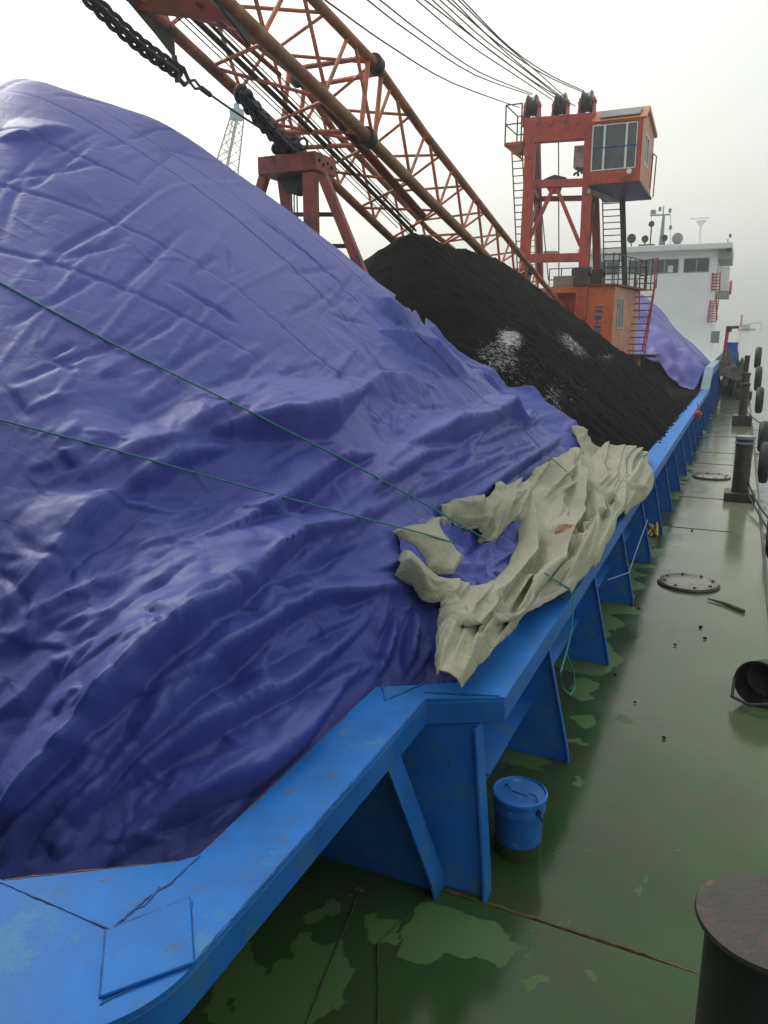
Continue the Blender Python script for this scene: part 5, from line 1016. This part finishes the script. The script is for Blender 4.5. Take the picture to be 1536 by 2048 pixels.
# tyre fenders
for i, (px, py, Y, R_, wd, lab) in enumerate([(1521, 873, 23.0, .40, .26, 'upper of the two nearest stacked tyre fenders'), (1523, 925, 20.6, .48, .24, 'lower of the two nearest stacked tyre fenders, hanging almost to the water'), (1506, 800, 31.5, .46, .26, 'tyre fender hanging level with the middle bollard'), (1503, 757, 37.5, .5, .28, 'tyre fender between the middle and farthest bollards'), (1500, 715, 43, .5, .3, 'farthest upright tyre fender at the walkway edge'), (1546, 1050, 12.3, .5, .3, 'black tyre fender cut by the right edge of the photo')]):
    c = V(oY(px, py, Y)); c[0] = max(c[0], .72); b = MB(); prof = []
    for t in np.linspace(0, 2*math.pi, 15)[:-1]: prof.append((R_*.72+R_*.28*math.cos(t), wd/2*np.sign(math.sin(t))*abs(math.sin(t))**.6))
    n = 28; vs = [c+V((h_, r_*math.cos(a), r_*math.sin(a)*1.05)) for a in np.linspace(0, 2*math.pi, n+1)[:-1] for r_, h_ in prof]; m_ = len(prof)
    fs = [(k*m_+j, ((k+1) % n)*m_+j, ((k+1) % n)*m_+(j+1) % m_, k*m_+(j+1) % m_) for k in range(n) for j in range(m_)]
    b.add(vs, fs, True); tag(b.build('tyre_fender', 'rubber'), lab, 'tyre', 'tyre fenders along the hull')
for a, c_, s_, lab in [((.3, 15.3, .35), (.72, 12.4, .2), .12, 'mooring rope from the banded bollard to the tyre at the photo edge'), ((.3, 15.2, .2), (.7, 12.0, .05), .05, 'lower slack rope beside the banded bollard foot'), ((.3, 28.8, .5), (.8, 23.2, .6), .1, 'rope from the middle bollard to the stacked tyres')]:
    tag(MB().tube(sag(a, c_, s_), .018, 6).build('mooring_rope', 'ropedk'), lab, 'rope', 'ropes holding the tyres')
# capstan drum close to the camera
e = thing('mooring_drum', (.27, 2.66, 0), 'large black drum with a rusty disc top at the bottom right corner', 'drum')
MB().lathe([(.215, 0.012), (.205, .3), (.205, .90)], (.27, 2.66, 0), 40).build('body', 'dark', e)
MB().lathe([(.205, .90), (.243, .902), (.247, .912), (.243, .925), (.0, .928)], (.27, 2.66, 0), 56).build('disc', 'iron', e)
# tipped rubber bucket
c = V((.40, 6.62, .17)); ax = V((-.30, -.92, .12)); ax /= np.linalg.norm(ax); e = thing('rubber_bucket', (.40, 6.7, 0), 'black rubber bucket tipped on its side with its handle on the deck', 'bucket', 'buckets on the walkway')
MB().lathe([(0, -.20), (.135, -.20), (.15, -.1), (.175, .13), (.185, .15), (.17, .15), (.155, -.08), (.0, -.17)], c, 32, ax).build('body', 'rubber', e)
u = np.cross(ax, (0, 0, 1)); u /= np.linalg.norm(u); m0 = c+ax*.13
MB().tube([m0-u*.185, m0-u*.27+V((0, 0, -.02)), m0-u*.24+ax*.10+V((0, 0, -.08)), m0+ax*.20+V((0, 0, -.14)), m0+u*.15+ax*.14+V((0, 0, -.13)), m0+u*.185], .014, 8).build('handle', 'rubber', e)
# blue lidded bucket
bx_, by2 = -.93, 3.93; e = thing('paint_bucket', (bx_, by2, 0), 'blue lidded bucket standing upright beside the rail brackets', 'bucket', 'buckets on the walkway')
MB().lathe([(.125, .004), (.130, .02), (.140, .27), (.148, .275), (.150, .30), (.146, .31), (.146, .345)], (bx_, by2, 0), 40).build('body', 'bucket', e)
MB().lathe([(.1275, .0035), (.133, .0036), (.1345, .085), (.1305, .086)], (bx_, by2, 0), 40).build('bottom_band', 'deck', e)
MB().lathe([(.146, .345), (.156, .345), (.159, .355), (.157, .372), (.148, .378), (.142, .366), (.0, .362)], (bx_, by2, 0), 48).build('lid', 'bucket', e)
hp_ = [(-.09, .03, .366), (-.085, .025, .385), (-.03, -.04, .387), (.05, -.05, .387), (.06, -.02, .387), (.10, -.03, .384), (.115, -.055, .368)]
MB().tube([(bx_+a, by2+b_, z_) for a, b_, z_ in hp_], .0055, 8).build('handle', 'weld', e)
b = MB(); b.lathe([(0, 0), (.018, 0), (.018, .012), (0, .014)], (bx_+.125, by2-.075, .315), 10, (.8, -.5, 0)); b.tube([(bx_+.13, by2-.085, .315), (bx_+.15, by2-.06, .25), (bx_+.14, by2+.02, .235)], .004, 6); b.build('ear', 'dark', e)
# manhole covers
for (x, y, r_, lab, seg) in [(-.34, 9.62, .33, 'round manhole cover with lifted rim nearest the camera', 0), (-.36, 17.6, .36, 'round manhole cover beside the banded bollard', 1)]:
    e = thing('manhole_cover', (x, y, 0), lab, 'manhole cover', 'manhole covers in the walkway'); MB().lathe([(r_, .004), (r_, .035), (r_-.02, .04), (0, .04)], (x, y, 0), 48).build('disc', 'coverdeck', e)
    b = MB(); rg = random.Random(seg)
    for k in range(8): a = k*math.pi/4+.3; b.lathe([(.018, .04), (.018, .055), (0, .058)], (x+(r_-.05)*math.cos(a), y+(r_-.05)*math.sin(a), 0), 8)
    b.build('bolt', 'iron', e)
    b = MB(); b.tube([(x+(r_+.012)*math.cos(a), y+(r_+.012)*math.sin(a), .014) for a in np.linspace(R(185), R(365), 30)], .014, 6); b.build('gasket', 'rubber', e)
tag(MB().tube([oZ(1415, 1197, .02), oZ(1450, 1207, .02), oZ(1488, 1223, .02)], .018, 6, taper=[.008, .018, .022]).build('stick', 'stick'), 'short dark stick lying beyond the tipped bucket', 'stick')
def pebbles():
    rg = random.Random(2)
    for i, (px, py) in enumerate([(1401, 1255), (1410, 1277), (1277, 1218), (1328, 1476), (1384, 1061), (1270, 1405), (1350, 1290), (1230, 1350)]):
        p = V(oZ(px, py, .008)); P = []; b = MB(); r_ = rg.uniform(.012, .02)
        b.lathe([(0, -r_*.6), (r_, -r_*.3), (r_*rg.uniform(.8, 1.1), r_*.2), (0, r_*.6)], p+V((0, 0, .006)), 6, (rg.uniform(-.3, .3), rg.uniform(-.3, .3), 1)); o = b.build('coal_lump', 'coal')
        tag(o, 'small coal lump dropped on the wet green deck', 'coal lump', 'coal lumps scattered on the deck')
pebbles()
p = V(oZ(1306, 1070, .02)); b = MB()
for k in range(6): rg = random.Random(k); b.tube([p+V((rg.uniform(-.06, .06), rg.uniform(-.1, .1), 0)), p+V((rg.uniform(-.06, .06), rg.uniform(-.1, .1), rg.uniform(.02, .22))), p+V((rg.uniform(-.08, .08), rg.uniform(-.1, .1), .02))], .016, 5)
tag(b.build('rag', 'yellow'), 'scrap of yellow rag at the foot of a rail bracket', 'rag')
p = V(oY(1400, 829, 20.8)); p[0] = -.86; b = MB(); b.lathe([(0, -.09), (.06, -.08), (.09, -.03), (.09, .03), (.06, .08), (0, .09)], p, 16); b.tube([p+V((0, 0, .12)), p+V((-.05, 0, .3))], .012, 5); tag(b.build('float_ball', 'redbright'), 'small red ball hanging on the blue rail', 'float')
# ------------------------------------------------------------------ green ropes laid over the cloth
from mathutils.bvhtree import BVHTree
def bvh(objs):
    vs, fs = [], []
    for o in objs:
        org = ORG.get(o.parent.name, np.zeros(3)) if o.parent else np.zeros(3); k = len(vs); vs += [tuple(np.array(v.co)+org) for v in o.data.vertices]; fs += [tuple(i+k for i in p.vertices) for p in o.data.polygons]
    return BVHTree.FromPolygons(vs, fs)
tree = bvh([tarpmesh, bm_])
def layrope(px, n, r_, off, m, label, smooth=3, group='green ropes tied over the cargo'):
    P = []
    L = [0]
    for a, c in zip(px[:-1], px[1:]): L.append(L[-1]+math.hypot(c[0]-a[0], c[1]-a[1]))
    for k in range(n+1):
        t = L[-1]*k/n; i = max(j for j in range(len(L)) if L[j] <= t+1e-6); i = min(i, len(px)-2); u = (t-L[i])/(L[i+1]-L[i]); x = px[i][0]+(px[i+1][0]-px[i][0])*u; y = px[i][1]+(px[i+1][1]-px[i][1])*u
        d = ray(x, y); d /= np.linalg.norm(d); h_ = tree.ray_cast(Vector(CAM), Vector(d), 40)
        if h_[0] is not None: P.append(np.array(h_[0])-d*off)
    P = np.array(P); dist = np.linalg.norm(P-CAM, axis=1)
    for _ in range(smooth):     # taut: never deeper than the average of neighbours
        dn = dist.copy(); dn[1:-1] = np.minimum(dist[1:-1], (dist[:-2]+dist[2:])/2); dist = dn
    D = P-CAM; D /= np.linalg.norm(D, axis=1)[:, None]; P = CAM+D*dist[:, None]
    return tag(MB().tube(list(P), r_, 6).build('rope', m), label, 'rope', group)
layrope([(-700, 250), (-15, 557), (230, 690), (500, 823), (700, 925), (858, 1012), (970, 1078)], 120, .0068, .02, 'rope', 'upper green rope crossing the near blue tarpaulin', 40)
layrope([(-700, 650), (-15, 836), (200, 892), (400, 948), (600, 1003), (850, 1068), (915, 1088)], 120, .0058, .02, 'rope', 'lower green rope crossing the near blue tarpaulin', 40)
layrope([(800, 640), (870, 700), (921, 757), (985, 815), (1042, 853), (1090, 905), (1145, 953)], 60, .006, .012, 'rope', 'thin rope over the far end of the near blue tarpaulin', 15)
layrope([(1088, 1146), (1110, 1160), (1140, 1178)], 12, .007, .015, 'rope', 'short rope end across the bottom of the beige tarpaulin', 3)
q0 = oX(1150, 1186, -.975); P = [q0, oX(1146, 1215, -.96), oX(1143, 1260, -.95), oX(1134, 1300, -.93), oX(1121, 1345, -.90), oX(1125, 1375, -.88), oX(1140, 1391, -.88), oX(1150, 1375, -.88), oX(1148, 1345, -.90), oX(1133, 1308, -.93)]
tag(MB().tube(P, .007, 6).build('rope', 'rope'), 'green rope hanging in a loop from the rail by the beige bundle', 'rope', 'green ropes tied over the cargo')
P = [oX(1295, 1040, -.86), oX(1275, 1095, -.85), oX(1258, 1145, -.86), oX(1215, 1160, -1.0)]
tag(MB().tube(P, .006, 6).build('rope', 'bluefar'), 'thin pale cord slung between two rail brackets', 'cord')
# ------------------------------------------------------------------ unseen aft deckhouse with overhang, added to keep light off the near deck
ah = thing('shading_deckhouse', (-6, -3, 0), 'unseen grey green deckhouse added behind the camera to shade the foreground', 'deckhouse')
MB().box((-12.6, -6, .01), (.5, -.6, 4.9)).build('wall', 'bulkhead', ah); MB().box((-12.9, -6.2, 4.9), (1.2, .75, 5.05)).build('roof', 'bulkhead', ah)
for k in range(6):
    wf = MB().box((-11.6+k*2, -.6, 3.4), (-10.5+k*2, -.56, 4.3)).build('window', 'seal', ah); MB().box((-11.52+k*2, -.558, 3.48), (-10.58+k*2, -.55, 4.22)).build('pane', 'glass', wf)
# ------------------------------------------------------------------ haze
hz_ = MB().box((-400, -40, -6), (300, 900, 60)).build('haze', 'haze'); tag(hz_, kind='stuff')
